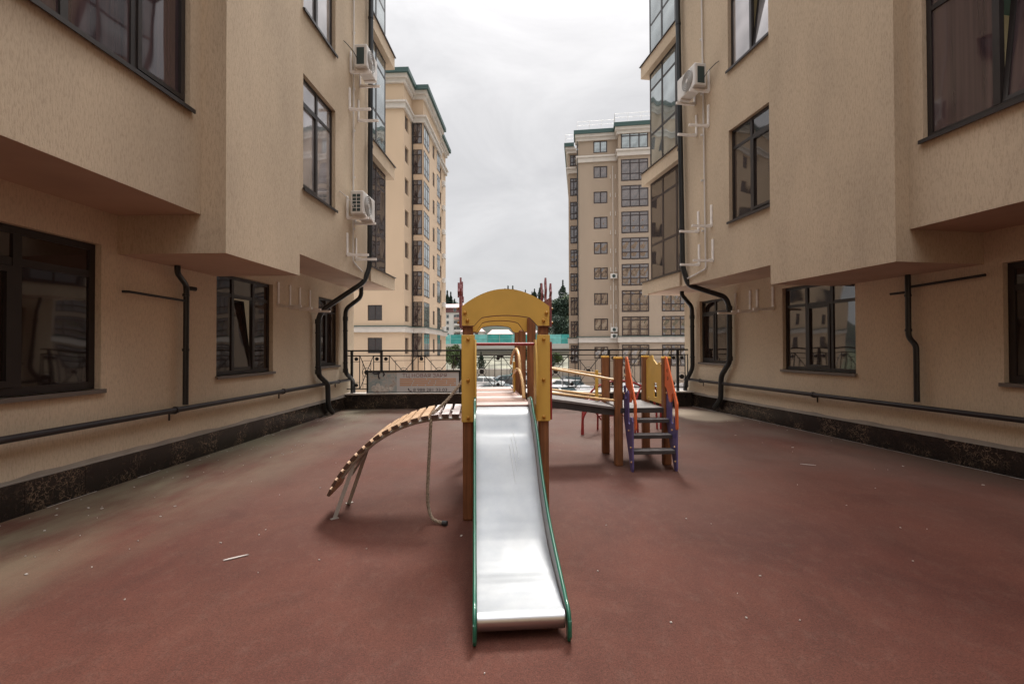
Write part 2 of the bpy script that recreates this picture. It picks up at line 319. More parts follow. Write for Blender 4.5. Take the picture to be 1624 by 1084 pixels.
# ------------------------------------------------------------------ mesh helper
class MB:
    def __init__(s): s.v = []; s.f = []; s.mi = []; s.cur = 0; s.sm = []
    def add(s, vs, fs, smooth=False):
        o = len(s.v); s.v += [tuple(p) for p in vs]
        for f in fs: s.f.append([o + i for i in f]); s.mi.append(s.cur); s.sm.append(smooth)
        return s
    def box(s, x0, x1, y0, y1, z0, z1, bev=0.0):
        if x0 > x1: x0, x1 = x1, x0
        if y0 > y1: y0, y1 = y1, y0
        if z0 > z1: z0, z1 = z1, z0
        if bev <= 0:
            v = [(x, y, z) for x in (x0, x1) for y in (y0, y1) for z in (z0, z1)]
            return s.add(v, [(0, 1, 3, 2), (4, 6, 7, 5), (0, 4, 5, 1), (2, 3, 7, 6), (0, 2, 6, 4), (1, 5, 7, 3)])
        e = bev; lv = []
        for z, d in ((z0, e), (z0 + e, 0), (z1 - e, 0), (z1, e)):
            lv += [(x0 + e if 0 else x0 + max(d, 0) , y0 + d + e * (d == 0), z)]
        # octagonal-ish chamfered box: chamfer all edges using two rings of 8
        ring = lambda a, z: [(x0 + a, y0 + e + a * 0, z), (x0 + e, y0 + a, z), (x1 - e, y0 + a, z), (x1 - a, y0 + e, z),
                             (x1 - a, y1 - e, z), (x1 - e, y1 - a, z), (x0 + e, y1 - a, z), (x0 + a, y1 - e, z)]
        r = ring(e * .5, z0) + ring(0, z0 + e) + ring(0, z1 - e) + ring(e * .5, z1)
        fs = [tuple(range(7, -1, -1)), tuple(range(24, 32))]
        for k in range(3):
            for i in range(8):
                j = (i + 1) % 8; fs.append((k * 8 + i, k * 8 + j, k * 8 + 8 + j, k * 8 + 8 + i))
        return s.add(r, fs)
    def obox(s, c, ax, ay, az):
        """oriented box: centre + three half-extent vectors"""
        c = Vector(c); ax = Vector(ax); ay = Vector(ay); az = Vector(az)
        v = [c + i * ax + j * ay + k * az for i in (-1, 1) for j in (-1, 1) for k in (-1, 1)]
        return s.add(v, [(0, 1, 3, 2), (4, 6, 7, 5), (0, 4, 5, 1), (2, 3, 7, 6), (0, 2, 6, 4), (1, 5, 7, 3)])
    def bar(s, p, q, wd, th, up=(0, 0, 1)):
        p = Vector(p); q = Vector(q); d = (q - p); L = d.length; d.normalize(); u = Vector(up)
        if abs(d.dot(u)) > 0.95: u = Vector((0, 1, 0))
        a = d.cross(u).normalized(); b = a.cross(d).normalized()
        return s.obox((p + q) / 2, d * (L / 2), a * (wd / 2), b * (th / 2))
    def tube(s, pts, r, n=8, cap=True, close=False):
        P = [Vector(p) for p in pts]; N = len(P); rr = r if isinstance(r, (list, tuple)) else [r] * N
        vs = []; fs = []; up = None
        for i, p in enumerate(P):
            if i == 0: d = P[1] - P[0]
            elif i == N - 1: d = P[-1] - P[-2]
            else: d = (P[i + 1] - P[i]).normalized() + (P[i] - P[i - 1]).normalized()
            d.normalize()
            if up is None:
                up = Vector((0, 0, 1)) if abs(d.z) < 0.9 else Vector((1, 0, 0))
            a = up - d * up.dot(d)
            if a.length < 1e-4: a = Vector((0, 1, 0))
            a.normalize(); b = d.cross(a); up = a
            for k in range(n):
                th = 2 * pi * k / n; vs.append(p + rr[i] * (cos(th) * a + sin(th) * b))
        for i in range(N - 1):
            for k in range(n):
                l = (k + 1) % n; fs.append((i * n + k, i * n + l, (i + 1) * n + l, (i + 1) * n + k))
        s.add(vs, fs, True)
        if cap:
            s.add([vs[k] for k in range(n)], [tuple(range(n - 1, -1, -1))]); s.add([vs[(N - 1) * n + k] for k in range(n)], [tuple(range(n))])
        return s
    def prism(s, poly, o, ea, eb, en, th):
        """2D polygon (a,b) in plane ea,eb at o, extruded th along en"""
        o = Vector(o); ea = Vector(ea); eb = Vector(eb); en = Vector(en); n = len(poly)
        A = [o + a * ea + b * eb for a, b in poly]; B = [p + en * th for p in A]
        fs = [tuple(range(n)), tuple(range(2 * n - 1, n - 1, -1))]
        for i in range(n):
            j = (i + 1) % n; fs.append((i, j, n + j, n + i))
        return s.add(A + B, fs)
    def strip(s, outer, inner, o, ea, eb, en, th, edge=0):
        """solid between two equally long polylines (arches)"""
        o = Vector(o); ea = Vector(ea); eb = Vector(eb); en = Vector(en); n = len(outer)
        P = lambda L, k: [o + a * ea + b * eb + en * k for a, b in L]; ed = []
        v = P(outer, 0) + P(inner, 0) + P(outer, th) + P(inner, th); fs = []
        for i in range(n - 1):
            j = i + 1
            fs += [(i, j, n + j, n + i), (2 * n + i, 3 * n + i, 3 * n + j, 2 * n + j), (i, 2 * n + i, 2 * n + j, j)]; ed.append((n + i, n + j, 3 * n + j, 3 * n + i))
        fs += [(0, n, 3 * n, 2 * n), (n - 1, 3 * n - 1, 4 * n - 1, 2 * n - 1)]
        s.add(v, fs + ed)
        if edge: s.mi[-len(ed):] = [edge] * len(ed)
        return s
    def ball(s, c, r, n=8, m=6, sq=(1, 1, 1)):
        c = Vector(c); vs = [c + Vector((0, 0, r * sq[2]))]; fs = []
        for j in range(1, m):
            ph = pi * j / m
            for k in range(n):
                th = 2 * pi * k / n; vs.append(c + Vector((r * sq[0] * sin(ph) * cos(th), r * sq[1] * sin(ph) * sin(th), r * sq[2] * cos(ph))))
        vs.append(c - Vector((0, 0, r * sq[2])))
        for k in range(n):
            l = (k + 1) % n; fs.append((0, 1 + k, 1 + l)); fs.append((len(vs) - 1, 1 + (m - 2) * n + l, 1 + (m - 2) * n + k))
            for j in range(m - 2): fs.append((1 + j * n + k, 1 + (j + 1) * n + k, 1 + (j + 1) * n + l, 1 + j * n + l))
        return s.add(vs, fs, True)
    def wall(s, o, sd, nd, s0, s1, z0, z1, ops=(), d=0.12):
        """wall face in plane through o (x,y) along sd with outward nd, openings (a0,a1,b0,b1) with reveals d deep"""
        P = lambda a, z, k=0.0: (o[0] + sd[0] * a - nd[0] * k, o[1] + sd[1] * a - nd[1] * k, z)
        ops = [(max(s0, q[0]), min(s1, q[1]), max(z0, q[2]), min(z1, q[3])) for q in ops if q[1] > s0 and q[0] < s1 and q[3] > z0 and q[2] < z1]
        zs = sorted({z0, z1} | {q[2] for q in ops} | {q[3] for q in ops})
        for zi in range(len(zs) - 1):
            za, zb = zs[zi], zs[zi + 1]; zm = (za + zb) / 2
            row = sorted([q for q in ops if q[2] < zm < q[3]]); cur = s0
            for q in row:
                if q[0] > cur: s.add([P(cur, za), P(q[0], za), P(q[0], zb), P(cur, zb)], [(0, 1, 2, 3)])
                cur = max(cur, q[1])
            if cur < s1: s.add([P(cur, za), P(s1, za), P(s1, zb), P(cur, zb)], [(0, 1, 2, 3)])
        for a0, a1, b0, b1 in ops:
            for (p, q) in (((a0, b0), (a1, b0)), ((a1, b0), (a1, b1)), ((a1, b1), (a0, b1)), ((a0, b1), (a0, b0))):
                s.add([P(*p), P(*q), P(q[0], q[1], d), P(p[0], p[1], d)], [(0, 1, 2, 3)])
        return s
    def build(s, name, m, parent=None, loc=(0, 0, 0), rz=0.0, recalc=False):
        me = bpy.data.meshes.new(name); me.from_pydata(s.v, [], s.f); ms = m if isinstance(m, (list, tuple)) else [m]
        for k in ms: me.materials.append(M[k])
        me.polygons.foreach_set('material_index', s.mi); me.polygons.foreach_set('use_smooth', s.sm); me.update()
        o = bpy.data.objects.new(name, me); C.objects.link(o); o.location = loc; o.rotation_euler = (0, 0, rz)
        if parent: o.parent = parent
        return o
def tag(o, label=None, cat=None, group=None, kind=None):
    if label: o['label'] = label
    if cat: o['category'] = cat
    if group: o['group'] = group
    if kind: o['kind'] = kind
    return o
def empty(name, loc=(0, 0, 0), rz=0.0, label=None, cat=None, group=None, parent=None):
    o = bpy.data.objects.new(name, None); C.objects.link(o); o.location = loc; o.rotation_euler = (0, 0, rz); o.empty_display_size = 0.2
    if parent: o.parent = parent
    return tag(o, label, cat, group)
KIDS = {}
def children(o): return [c for c in bpy.data.objects if c.parent == o]
def copy_tree(o, parent=None, dloc=(0, 0, 0), kids=None):
    c = o.copy(); C.objects.link(c)
    if parent is not None: c.parent = parent
    c.location = Vector(o.location) + Vector(dloc)
    for ch in (children(o) if kids is None else kids):
        d = ch.copy(); C.objects.link(d); d.parent = c
        for g in children(ch):
            e = g.copy(); C.objects.link(e); e.parent = d
    return c
def smoothpath(pts, rad, n=5):
    """round the corners of a polyline"""
    P = [Vector(p) for p in pts]; outp = [P[0]]
    for i in range(1, len(P) - 1):
        a, b, c = P[i - 1], P[i], P[i + 1]; r = min(rad, (a - b).length * .45, (c - b).length * .45)
        p0 = b + (a - b).normalized() * r; p1 = b + (c - b).normalized() * r
        for k in range(n + 1):
            t_ = k / n; outp.append((1 - t_) ** 2 * p0 + 2 * t_ * (1 - t_) * b + t_ ** 2 * p1)
    outp.append(P[-1]); return outp

# ------------------------------------------------------------------ setting: ground sheets
mb = MB(); mb.add([(-2500, -400, -3.0), (2500, -400, -3.0), (2500, 3500, -3.0), (-2500, 3500, -3.0)], [(0, 1, 2, 3)])
tag(mb.build('ground', 'grass'), kind='structure')
mb = MB(); mb.add([(-60, 13.2, -2.996), (70, 13.2, -2.996), (70, 71, -2.996), (-60, 68, -2.996)], [(0, 1, 2, 3)])
tag(mb.build('parking_lot', 'concrete_pale'), kind='structure')
mb = MB(); pts = []
for i in range(21):
    x = -70 + i * 8; yc = 84 + 0.0022 * (x - 5) ** 2
    pts.append((x, yc))
mb.add([(x, y - 4, -2.992) for x, y in pts] + [(x, y + 4, -2.992) for x, y in pts], [(i, i + 1, 22 + i, 21 + i) for i in range(20)])
tag(mb.build('road', 'road_grey'), kind='structure')
mb = MB()
for sgn in (-1, 1):
    for i in range(20):
        a, b_ = pts[i], pts[i + 1]
        mb.obox(((a[0] + b_[0]) / 2, (a[1] + b_[1]) / 2 + sgn * 4.15, -2.93), ((b_[0] - a[0]) / 2 + .02, (b_[1] - a[1]) / 2, 0), (0, .12, 0), (0, 0, .07))
tag(mb.build('kerb', 'concrete_pale'), kind='structure')
# rubber deck of the playground (top at z = 0)
mb = MB(); mb.box(-18, 18, -18, 12.9, -3.2, 0.0)
tag(mb.build('playground_surface', 'rubber'), kind='structure')

# ------------------------------------------------------------------ windows
def make_window(parent, o, sdv, s0, s1, z0, z1, depth=0.12, cols=(1,), trans=None, sash=(), fm='frame_dark', gm='glass', fw=0.055,
                sill=True, tilt=(), th=0.06, sillm='sill_metal', rails=None):
    """window frame with panes; local x along the wall, outward is -y. o,sdv in the parent's frame"""
    W = s1 - s0; H = z1 - z0
    ang = math.atan2(sdv[1], sdv[0])
    p = (o[0] + sdv[0] * s0, o[1] + sdv[1] * s0, z0)
    mb = MB(); y1 = depth; y0 = depth - th
    g = 0.004
    mb.box(g, W - g, y0, y1, g, fw + .01); mb.box(g, W - g, y0, y1, H - fw, H - g)
    mb.box(g, fw, y0, y1, fw + .01, H - fw); mb.box(W - fw, W - g, y0, y1, fw + .01, H - fw)
    tot = sum(cols); xs = [0]
    for c in cols: xs.append(xs[-1] + c / tot * W)
    zr = [0, H]
    if trans: zr = [0, trans * H, H]
    if rails: zr = [0] + [r * H for r in rails] + [H]
    for x in xs[1:-1]: mb.box(x - fw * .55, x + fw * .55, y0 - .003, y1, fw + .012, H - fw - .002)
    for z in zr[1:-1]: mb.box(fw, W - fw, y0 + .002, y1, z - fw * .5, z + fw * .5)
    for i in sash:       # opening leaf: heavier inner frame, slightly proud
        a0, a1 = xs[i] + fw * .6, xs[i + 1] - fw * .6; b0, b1 = fw + .015, (zr[1] if len(zr) > 2 else H) - fw * .6; f2 = fw * .8
        if i in tilt: continue
        mb.box(a0, a1, y0 - .018, y0 + .02, b0, b0 + f2); mb.box(a0, a1, y0 - .018, y0 + .02, b1 - f2, b1)
        mb.box(a0, a0 + f2, y0 - .018, y0 + .02, b0 + f2, b1 - f2); mb.box(a1 - f2, a1, y0 - .018, y0 + .02, b0 + f2, b1 - f2)
    win = mb.build('window', fm, parent, p, ang)
    for i in range(len(xs) - 1):
        for j in range(len(zr) - 1):
            a0, a1, b0, b1 = xs[i] + .01, xs[i + 1] - .01, zr[j] + .01, zr[j + 1] - .01
            if i in tilt and j == 0:
                continue
            pm = MB(); pm.box(0, a1 - a0, 0, .012, 0, b1 - b0)
            pm.build('pane', gm, win, (a0, depth - th + (.016 if th > .035 else .004) + .001 * (i % 2), b0))
    for i in tilt:
        a0, a1 = xs[i] + fw * .6, xs[i + 1] - fw * .6; b0, b1 = fw + .015, (zr[1] if len(zr) > 2 else H) - fw * .6; f2 = fw * .8
        sm = MB(); w2, h2 = a1 - a0, b1 - b0
        sm.box(0, w2, -.02, .02, 0, f2); sm.box(0, w2, -.02, .02, h2 - f2, h2); sm.box(0, f2, -.02, .02, f2, h2 - f2); sm.box(w2 - f2, w2, -.02, .02, f2, h2 - f2)
        sm.cur = 1; sm.box(f2 - .005, w2 - f2 + .005, -.004, .006, f2 - .005, h2 - f2 + .005)
        so_ = sm.build('sash', [fm, gm], win, (a0, depth - .03, b0)); so_.rotation_euler = (-radians(7), 0, 0)
        bk = MB(); bk.box(0, a1 - a0, 0, .01, 0, h2); bk.build('room', 'glass_dark', win, (a0, depth + .2, b0))
    if sill:
        sm = MB(); sm.box(-.03, W + .03, -.045, depth - th, -.012, .0); sm.box(-.03, W + .03, -.045, -.03, -.045, -.012)
        sm.build('sill', sillm, win)
    return win

# ------------------------------------------------------------------ the two buildings along the courtyard
class Side:
    def __init__(s, sg, o, a): s.sg, s.o, s.a = sg, o, a
    def pt(s, off, sv, z): # world point
        x = s.sg * off; return (s.o[0] + x * cos(s.a) + sv * sin(s.a), s.o[1] - x * sin(s.a) + sv * cos(s.a), z)
LS = Side(1, (-4.66, 4.397), 0.0465)
RS = Side(-1, (6.03, 5.679), -0.167)
FLOOR = 3.03

def side_building(sd_, name, label, P):
    sg = sd_.sg
    root = empty(name, (sd_.o[0], sd_.o[1], 0), -sd_.a, label, 'building')
    def win(off, s0, s1, z0, z1, **k):
        if sg > 0: return make_window(root, (off, 0), (0, 1), s0, s1, z0, z1, **k)
        k['cols'] = tuple(reversed(k.get('cols', (1,)))); n = len(k['cols'])
        for q in ('sash', 'tilt'): k[q] = tuple(n - 1 - i for i in k.get(q, ()))
        return make_window(root, (-off, 0), (0, -1), -s1, -s0, z0, z1, **k)
    nd = (sg, 0); sdv = (0, 1)
    W = lambda mb, off, s0, s1, z0, z1, ops=(), d=.12: mb.wall((sg * off, 0), sdv, nd, s0, s1, z0, z1, ops, d)
    B = lambda mb, o0, o1, s0, s1, z0, z1: mb.box(sg * o0, sg * o1, s0, s1, z0, z1)
    NF = 3; top = P['soff'] + NF * FLOOR
    zs, zb = P['soff'], P['blk']; e0, e1, bo = P['b0'], P['b1'], P['boff']; je, jn, jo = P['end'], P['near_off'], P['off']
    # lower wall
    mb = MB(); lw = [w_[:4] for w_ in P['low']]
    W(mb, 0, -16, P['lend'], -0.02, zs + .02, lw, .13)
    mb.add([(0, P['lend'], -3), (0, P['lend'], zs), (-sg * 14, P['lend'], zs), (-sg * 14, P['lend'], -3)], [(0, 1, 2, 3)])
    mb.build('lower_wall', 'stucco_shade_lift', root)
    for (a0, a1, c0, c1, kw) in P['low']: win(0, a0, a1, c0, c1, depth=.13, sillm='sill_mid', **kw)
    # soffits
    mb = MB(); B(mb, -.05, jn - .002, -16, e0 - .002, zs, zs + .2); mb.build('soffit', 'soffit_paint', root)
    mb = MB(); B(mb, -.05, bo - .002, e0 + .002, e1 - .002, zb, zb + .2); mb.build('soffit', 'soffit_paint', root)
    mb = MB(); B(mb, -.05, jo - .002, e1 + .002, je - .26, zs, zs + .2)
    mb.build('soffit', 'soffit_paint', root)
    # near upper wall with its wide windows
    ops = []; u = P['near_win']
    for k in range(NF): ops.append((u[0], u[1], u[2] + k * FLOOR, u[3] + k * FLOOR))
    mb = MB(); W(mb, jn, -16, e0, zs, top, ops, .12); mb.build('upper_wall', 'stucco', root)
    first = win(jn, *ops[0], depth=.12, **P['near_kw'])
    for k in range(1, NF): copy_tree(first, root, (0, 0, k * FLOOR))
    # projecting block
    mb = MB(); W(mb, bo, e0, e1, zb, top)
    for sv in (e0, e1): mb.add([(0, sv, zb), (sg * bo, sv, zb), (sg * bo, sv, top), (0, sv, top)], [(0, 1, 2, 3)])
    mb.build('projecting_block', 'stucco', root)
    # wall between the block and the glazed corner
    ops = []; u = P['mid_win']
    for k in range(NF): ops.append((u[0], u[1], u[2] + k * FLOOR, u[3] + k * FLOOR))
    mb = MB(); W(mb, jo, e1, P['bay0'], zs, top, ops, .13)
    mb.add([(sg * jo, P['bay0'], zs), (sg * (jo - .14), P['bay0'], zs), (sg * (jo - .14), P['bay0'], top), (sg * jo, P['bay0'], top)], [(0, 1, 2, 3)])
    mb.build('upper_wall', 'stucco', root)
    first = win(jo, *ops[0], depth=.13, **P['mid_kw'])
    w2 = win(jo, *ops[1], depth=.13, **P['mid_kw2'])
    for k in range(2, NF): copy_tree(first, root, (0, 0, k * FLOOR))
    # glazed corner bays with parapet bands
    gl = jo - .12; ge = P['glass_end']
    for k in range(NF + 1):
        zz = P['bands'][0] + k * FLOOR; zt = P['bands'][1] + k * FLOOR
        mb = MB(); B(mb, gl - .25, jo + .05, P['bay0'] + .01, je, zz, zt)
        B(mb, -13.5, gl - .26, je - .22, je, zz, zt)
        mb.cur = 1; B(mb, gl - .2, jo + .085, P['bay0'] + .01, je + .035, zt + .001, zt + .022)
        mb.build('parapet_band', ['stucco', 'sill_metal'], root)
    for k in range(NF):
        z0 = P['bands'][1] + k * FLOOR + .022; z1 = P['bands'][0] + (k + 1) * FLOOR
        gm = 'glass' if k == 0 else 'glass_sky'
        kw = dict(depth=0, sill=False, fm='frame_brown' if k == 0 else 'frame_dark', gm=gm, rails=(.36, .82), fw=.07, th=.03)
        win(gl, P['bay0'] + .02, ge, z0, z1, cols=P['bay_cols'], **kw)
        # glazing that turns the corner onto the end face
        if sg > 0: make_window(root, (gl, ge + .08), (-1, 0), .02, 3.0, z0, z1, cols=(1, 1, 1), **kw)
        else: make_window(root, (-gl + 3.0, ge + .08), (-1, 0), .02, 2.98, z0, z1, cols=(1, 1, 1), **kw)
    # end wall and roof edge
    mb = MB(); x0, x1 = sg * -14, sg * (gl - 3.0)
    mb.add([(x0, ge, zs), (x1, ge, zs), (x1, ge, top), (x0, ge, top)], [(0, 1, 2, 3)]); mb.build('end_wall', 'stucco', root)
    mb = MB(); B(mb, -14, bo + .35, -16, je + .3, top, top + .35); mb.build('roof', 'roof_green', root)
    # marble plinth: one slab after another
    sv = -6.0; i = 0; L = .62
    while sv < P['lend'] - .02:
        s2 = min(sv + L, P['lend'])
        mb = MB(); B(mb, 0.002, .030 + .0015 * (i % 3), sv + .002, s2 - .002, -.02, P['pl']); mb.build('plinth_slab', 'marble', root); sv = s2; i += 1
    mb = MB()
    B(mb, .001, .026, -6, P['lend'], P['pl'] + .001, P['pl'] + .012)
    n = 60; vs = []
    rnd = random.Random(3)
    for i in range(n + 1):
        s_ = -6 + i * (P['lend'] + 6) / n; vs += [(sg * .0025, s_, P['pl'] + .012), (sg * .0025, s_, P['pl'] + .035 + rnd.random() * .03)]
    mb.add(vs, [(2 * i, 2 * i + 2, 2 * i + 3, 2 * i + 1) for i in range(n)])
    mb.build('mortar_ledge', 'mortar', root)
    mb = MB(); n = 80; vs = []
    for i in range(n + 1):
        s_ = -6 + i * (P['lend'] + 6) / n; w_ = P['strip'] * (.6 + .8 * rnd.random()); jt = (rnd.random() - .5) * .008
        vs += [(sg * (.034 + jt), s_, .004), (sg * (.034 + w_ + jt), s_, .004)]
    if sg > 0: fs = [(2 * i, 2 * i + 2, 2 * i + 3, 2 * i + 1) for i in range(n) if rnd.random() < .35]
    else: fs = [(2 * i, 2 * i + 2, 2 * i + 3, 2 * i + 1) for i in range(n)]
    mb.add(vs, fs); mb.build('sealant_strip', 'sealant', root)
    return root

LP = dict(soff=3.12, blk=2.67, b0=1.24, b1=3.0, boff=1.3, near_off=1.0, off=1.0, end=8.86, lend=8.63, bay0=6.93, glass_end=8.5, pl=.315, strip=.012,
    low=[(-2.3, 1.03, 1.12, 2.74, dict(cols=(1, 1, 1.05, 1), trans=.79, sash=(2,), fw=.075, gm='glass_dark')),
         (3.0, 4.60, 1.14, 2.75, dict(cols=(1, 1.15, 1), trans=.80, sash=(1,), tilt=(1,), fw=.055, gm='glass_dark')),
         (6.5, 7.62, 1.15, 2.74, dict(cols=(1, 1), trans=.80, sash=(0,), gm='glass_dark')),
         (-7.5, -4.6, 1.12, 2.74, dict(cols=(1, 1, 1), trans=.79, gm='glass_dark'))],
    near_win=(-2.4, 1.06, 4.26, 6.2), near_kw=dict(cols=(1.2, 1.0, .75, .75), trans=.8, fw=.06, gm='glass_curtain', sash=(3,)),
    mid_win=(3.72, 5.03, 4.24, 6.18), mid_kw=dict(cols=(1, 1), trans=.78, sash=(0,), gm='glass_mid'), mid_kw2=dict(cols=(1, 1), trans=.78, sash=(0,), gm='glass_mid'),
    bands=(3.13, 3.46), bay_cols=(1, 1))
lb_ = side_building(LS, 'left_apartment_building', 'beige stucco apartment block along the left side of the playground', LP)
for (s_, z_, a_) in ((-.07, 2.60, .5), (.02, 1.95, .2), (.62, 2.58, .8), (.82, 2.13, .6), (.35, 1.82, .1)):
    mb = MB(); r_ = .045; mb.box(-.001, .001, -r_, r_, -r_ * .8, r_ * .8); o = mb.build('paper_cutout', 'paper', lb_, (-.094, s_, z_)); o.rotation_euler = (a_, 0, 0)
RP = dict(soff=3.0, blk=2.60, b0=.42, b1=2.62, boff=1.3, near_off=1.1, off=1.0, end=8.12, lend=7.72, bay0=6.05, glass_end=7.86, pl=.315, strip=.016,
    low=[(-1.5, .22, 1.12, 2.58, dict(cols=(1, 1), trans=.79, fw=.075, gm='glass_dark')),
         (2.30, 3.97, 1.12, 2.72, dict(cols=(1, 1.05, 1), trans=.77, sash=(1,), fw=.055, gm='glass')),
         (5.78, 6.96, 1.17, 2.74, dict(cols=(1, 1), trans=.80, sash=(1,), gm='glass_dark')),
         (-7.5, -4.6, 1.12, 2.6, dict(cols=(1, 1, 1), trans=.79, gm='glass_dark'))],
    near_win=(-2.9, .24, 4.02, 5.95), near_kw=dict(cols=(1, 1, 1.2, .95), trans=.8, fw=.06, gm='glass_curtain', sash=(2,), tilt=(2,)),
    mid_win=(2.66, 4.18, 4.06, 5.88), mid_kw=dict(cols=(.55, 1, 1), trans=.80, sash=(1,), gm='glass'), mid_kw2=dict(cols=(.55, 1, 1), trans=.78, sash=(1,), tilt=(1,), gm='glass_mid'),
    bands=(3.02, 3.35), bay_cols=(.5, 1, 1))
side_building(RS, 'right_apartment_building', 'beige stucco apartment block along the right side of the playground', RP)

# ------------------------------------------------------------------ block at the viewer's back (seen in window reflections)
def rear():
    r = empty('rear_apartment_building', (0, -40, -3), 0, 'beige apartment block closing the courtyard behind the viewer', 'building')
    mb = MB(); ops = [(x, x + 1.7, z, z + 1.5) for x in range(-24, 24, 4) for z in [1.2 + 3.03 * k for k in range(8)]]
    mb.wall((0, 0), (1, 0), (0, 1), -28, 28, 0, 27, ops, .15); mb.box(-28, 28, -.4, .25, 27, 27.5)
    mb.box(-28, 28, -.3, .12, 6.9, 7.4); mb.box(-28, 28, -.3, .12, 19.1, 19.5)
    mb.build('wall', 'far_stucco', r)
    first = None
    for q in ops:
        if first is None: first = make_window(r, (0, 0), (-1, 0), -q[1], -q[0], q[2], q[3], depth=.15, cols=(1, 1), sill=False); q0 = q; kk = children(first)
        else: copy_tree(first, r, (q[0] - q0[0], 0, q[2] - q0[2]), kk)
rear()

# ------------------------------------------------------------------ far towers
def tower_windows(root, first, zs, dz0):
    ks = children(first)
    for z in zs: copy_tree(first, root, (0, 0, z - dz0), ks)

def left_tower():
    r = empty('left_tower_block', (-9.9, 44.2, -3), -0.0465, 'tall beige tower with stacked glazed bays beyond the left end of the railing', 'building')
    T = 29.6
    rows = [8.55 - 2.98 * 1 + 2.98 * k for k in range(8)]      # local z of window tops, k=0 -> below the belt
    tops = [5.5] + [8.5 + 2.98 * k for k in range(7)]
    mb = MB()
    fo = [(18.65, 20.0, z - 1.42, z) for z in tops]
    LX = [3.0, 8.2, 13.4]
    mb.wall((-22, 0), (1, 0), (0, -1), -14, 22, 0, T, fo + [(x - 14, x - 12.5, z - 1.42, z) for z in tops for x in LX + [17.6, 22.4, 26.6]], .2)
    so1 = [(.5, 1.8, z - 1.5, z) for z in tops]
    mb.wall((0, 0), (0, 1), (1, 0), 0, 3, 0, T, so1, .2)
    bz = [(z - 1.85, z + .55) for z in tops]
    mb.wall((0, 3), (1, 0), (0, -1), 0, 1.15, 0, T, [(.05, 1.02, a, b) for a, b in bz], .15)
    mb.wall((1.15, 3), (0, 1), (1, 0), 0, 8.3, 0, T, [(.1, 2.5, a, b) for a, b in bz] + [(4.3, 5.3, z - 1.5, z) for z in tops] + [(6.6, 8.1, a, b) for a, b in bz], .15)
    mb.wall((1.15, 11.3), (-1, 0), (0, 1), 0, .5, 0, T)
    mb.wall((.65, 11.3), (0, 1), (1, 0), 0, 6.2, 0, T - .2, [(1.7, 3.4, z - 1.5, z) for z in tops], .15)
    mb.wall((.65, 17.5), (-1, 0), (0, 1), 0, 36, 0, T - .2)
    mb.build('wall', 'far_stucco', r)
    def col(o, sdv, a, b, lst, **k):
        f = make_window(r, o, sdv, a, b, lst[0][0], lst[0][1], sill=False, fm='frame_brown', th=.08, fw=.07, **k); ks = children(f)
        for q in lst[1:]: copy_tree(f, r, (0, 0, q[0] - lst[0][0]), ks)
    sm = [(z - 1.42, z) for z in tops]; sl = [(z - 1.5, z) for z in tops]
    col((-22, 0), (1, 0), 18.65, 20.0, sm, depth=.2, cols=(1, 1), gm='glass_dark')
    for x in LX + [17.6, 22.4, 26.6]: col((-22, 0), (1, 0), x - 14, x - 12.5, sm, depth=.2, cols=(1, 1), gm='glass_dark')
    col((0, 0), (0, 1), .5, 1.8, sl, depth=.2, cols=(1, 1), gm='glass_far')
    col((0, 3), (1, 0), .05, 1.02, bz, depth=.05, cols=(1, 1), rails=(.28, .8), gm='glass_far')
    col((1.15, 3), (0, 1), .1, 2.5, bz, depth=.05, cols=(1, 1, 1), rails=(.28, .8), gm='glass_sky')
    col((1.15, 3), (0, 1), 4.3, 5.3, sl, depth=.15, cols=(1, 1), gm='glass_far')
    col((1.15, 3), (0, 1), 6.6, 8.1, bz, depth=.05, cols=(1, 1), rails=(.28, .8), gm='glass_sky')
    col((.65, 11.3), (0, 1), 1.7, 3.4, sl, depth=.15, cols=(1, 1), gm='glass_far')
    def belt(nm, z0, z1, out, m):
        mb = MB()
        mb.box(-36, out, -out, 3 - out - .01, z0, z1); mb.box(-36, 1.15 + out, 3 - out, 11.3 + out, z0, z1); mb.box(-36, .65 + out, 11.3 + out + .01, 17.5 + out, z0, z1)
        mb.build(nm, m, r)
    belt('cornice', 6.0, 6.52, .18, 'cornice_white'); belt('cornice', 6.52, 6.6, .26, 'roof_green')
    belt('cornice', 26.55, 27.05, .2, 'cornice_white'); belt('cornice', 27.05, 27.2, .34, 'cornice_white')
    belt('eave', T - .75, T - .05, .22, 'cornice_white'); belt('eave', T - .35, T, .42, 'cornice_white')
    belt('roof', T + .002, T + .42, .62, 'roof_green')
    mb = MB(); mb.tube([(.12, 2.85, 27), (.12, 2.85, 1)], .06, 6); mb.build('drainpipe', 'black_pipe', r)
    for x in (-21.0, -20.6, -12.1, -11.75):
        mb = MB(); mb.tube([(x, -.05, 6.7), (x, -.05, 14)], .03, 5); mb.build('conduit', 'white_paint', r)
    for k, z in enumerate(tops[1:]):
        mb = MB(); mb.box(.66, 1.0, 15.0, 15.8, z - 1.9, z - 1.35, .03); mb.build('air_conditioner', 'ac_white', r)
left_tower()

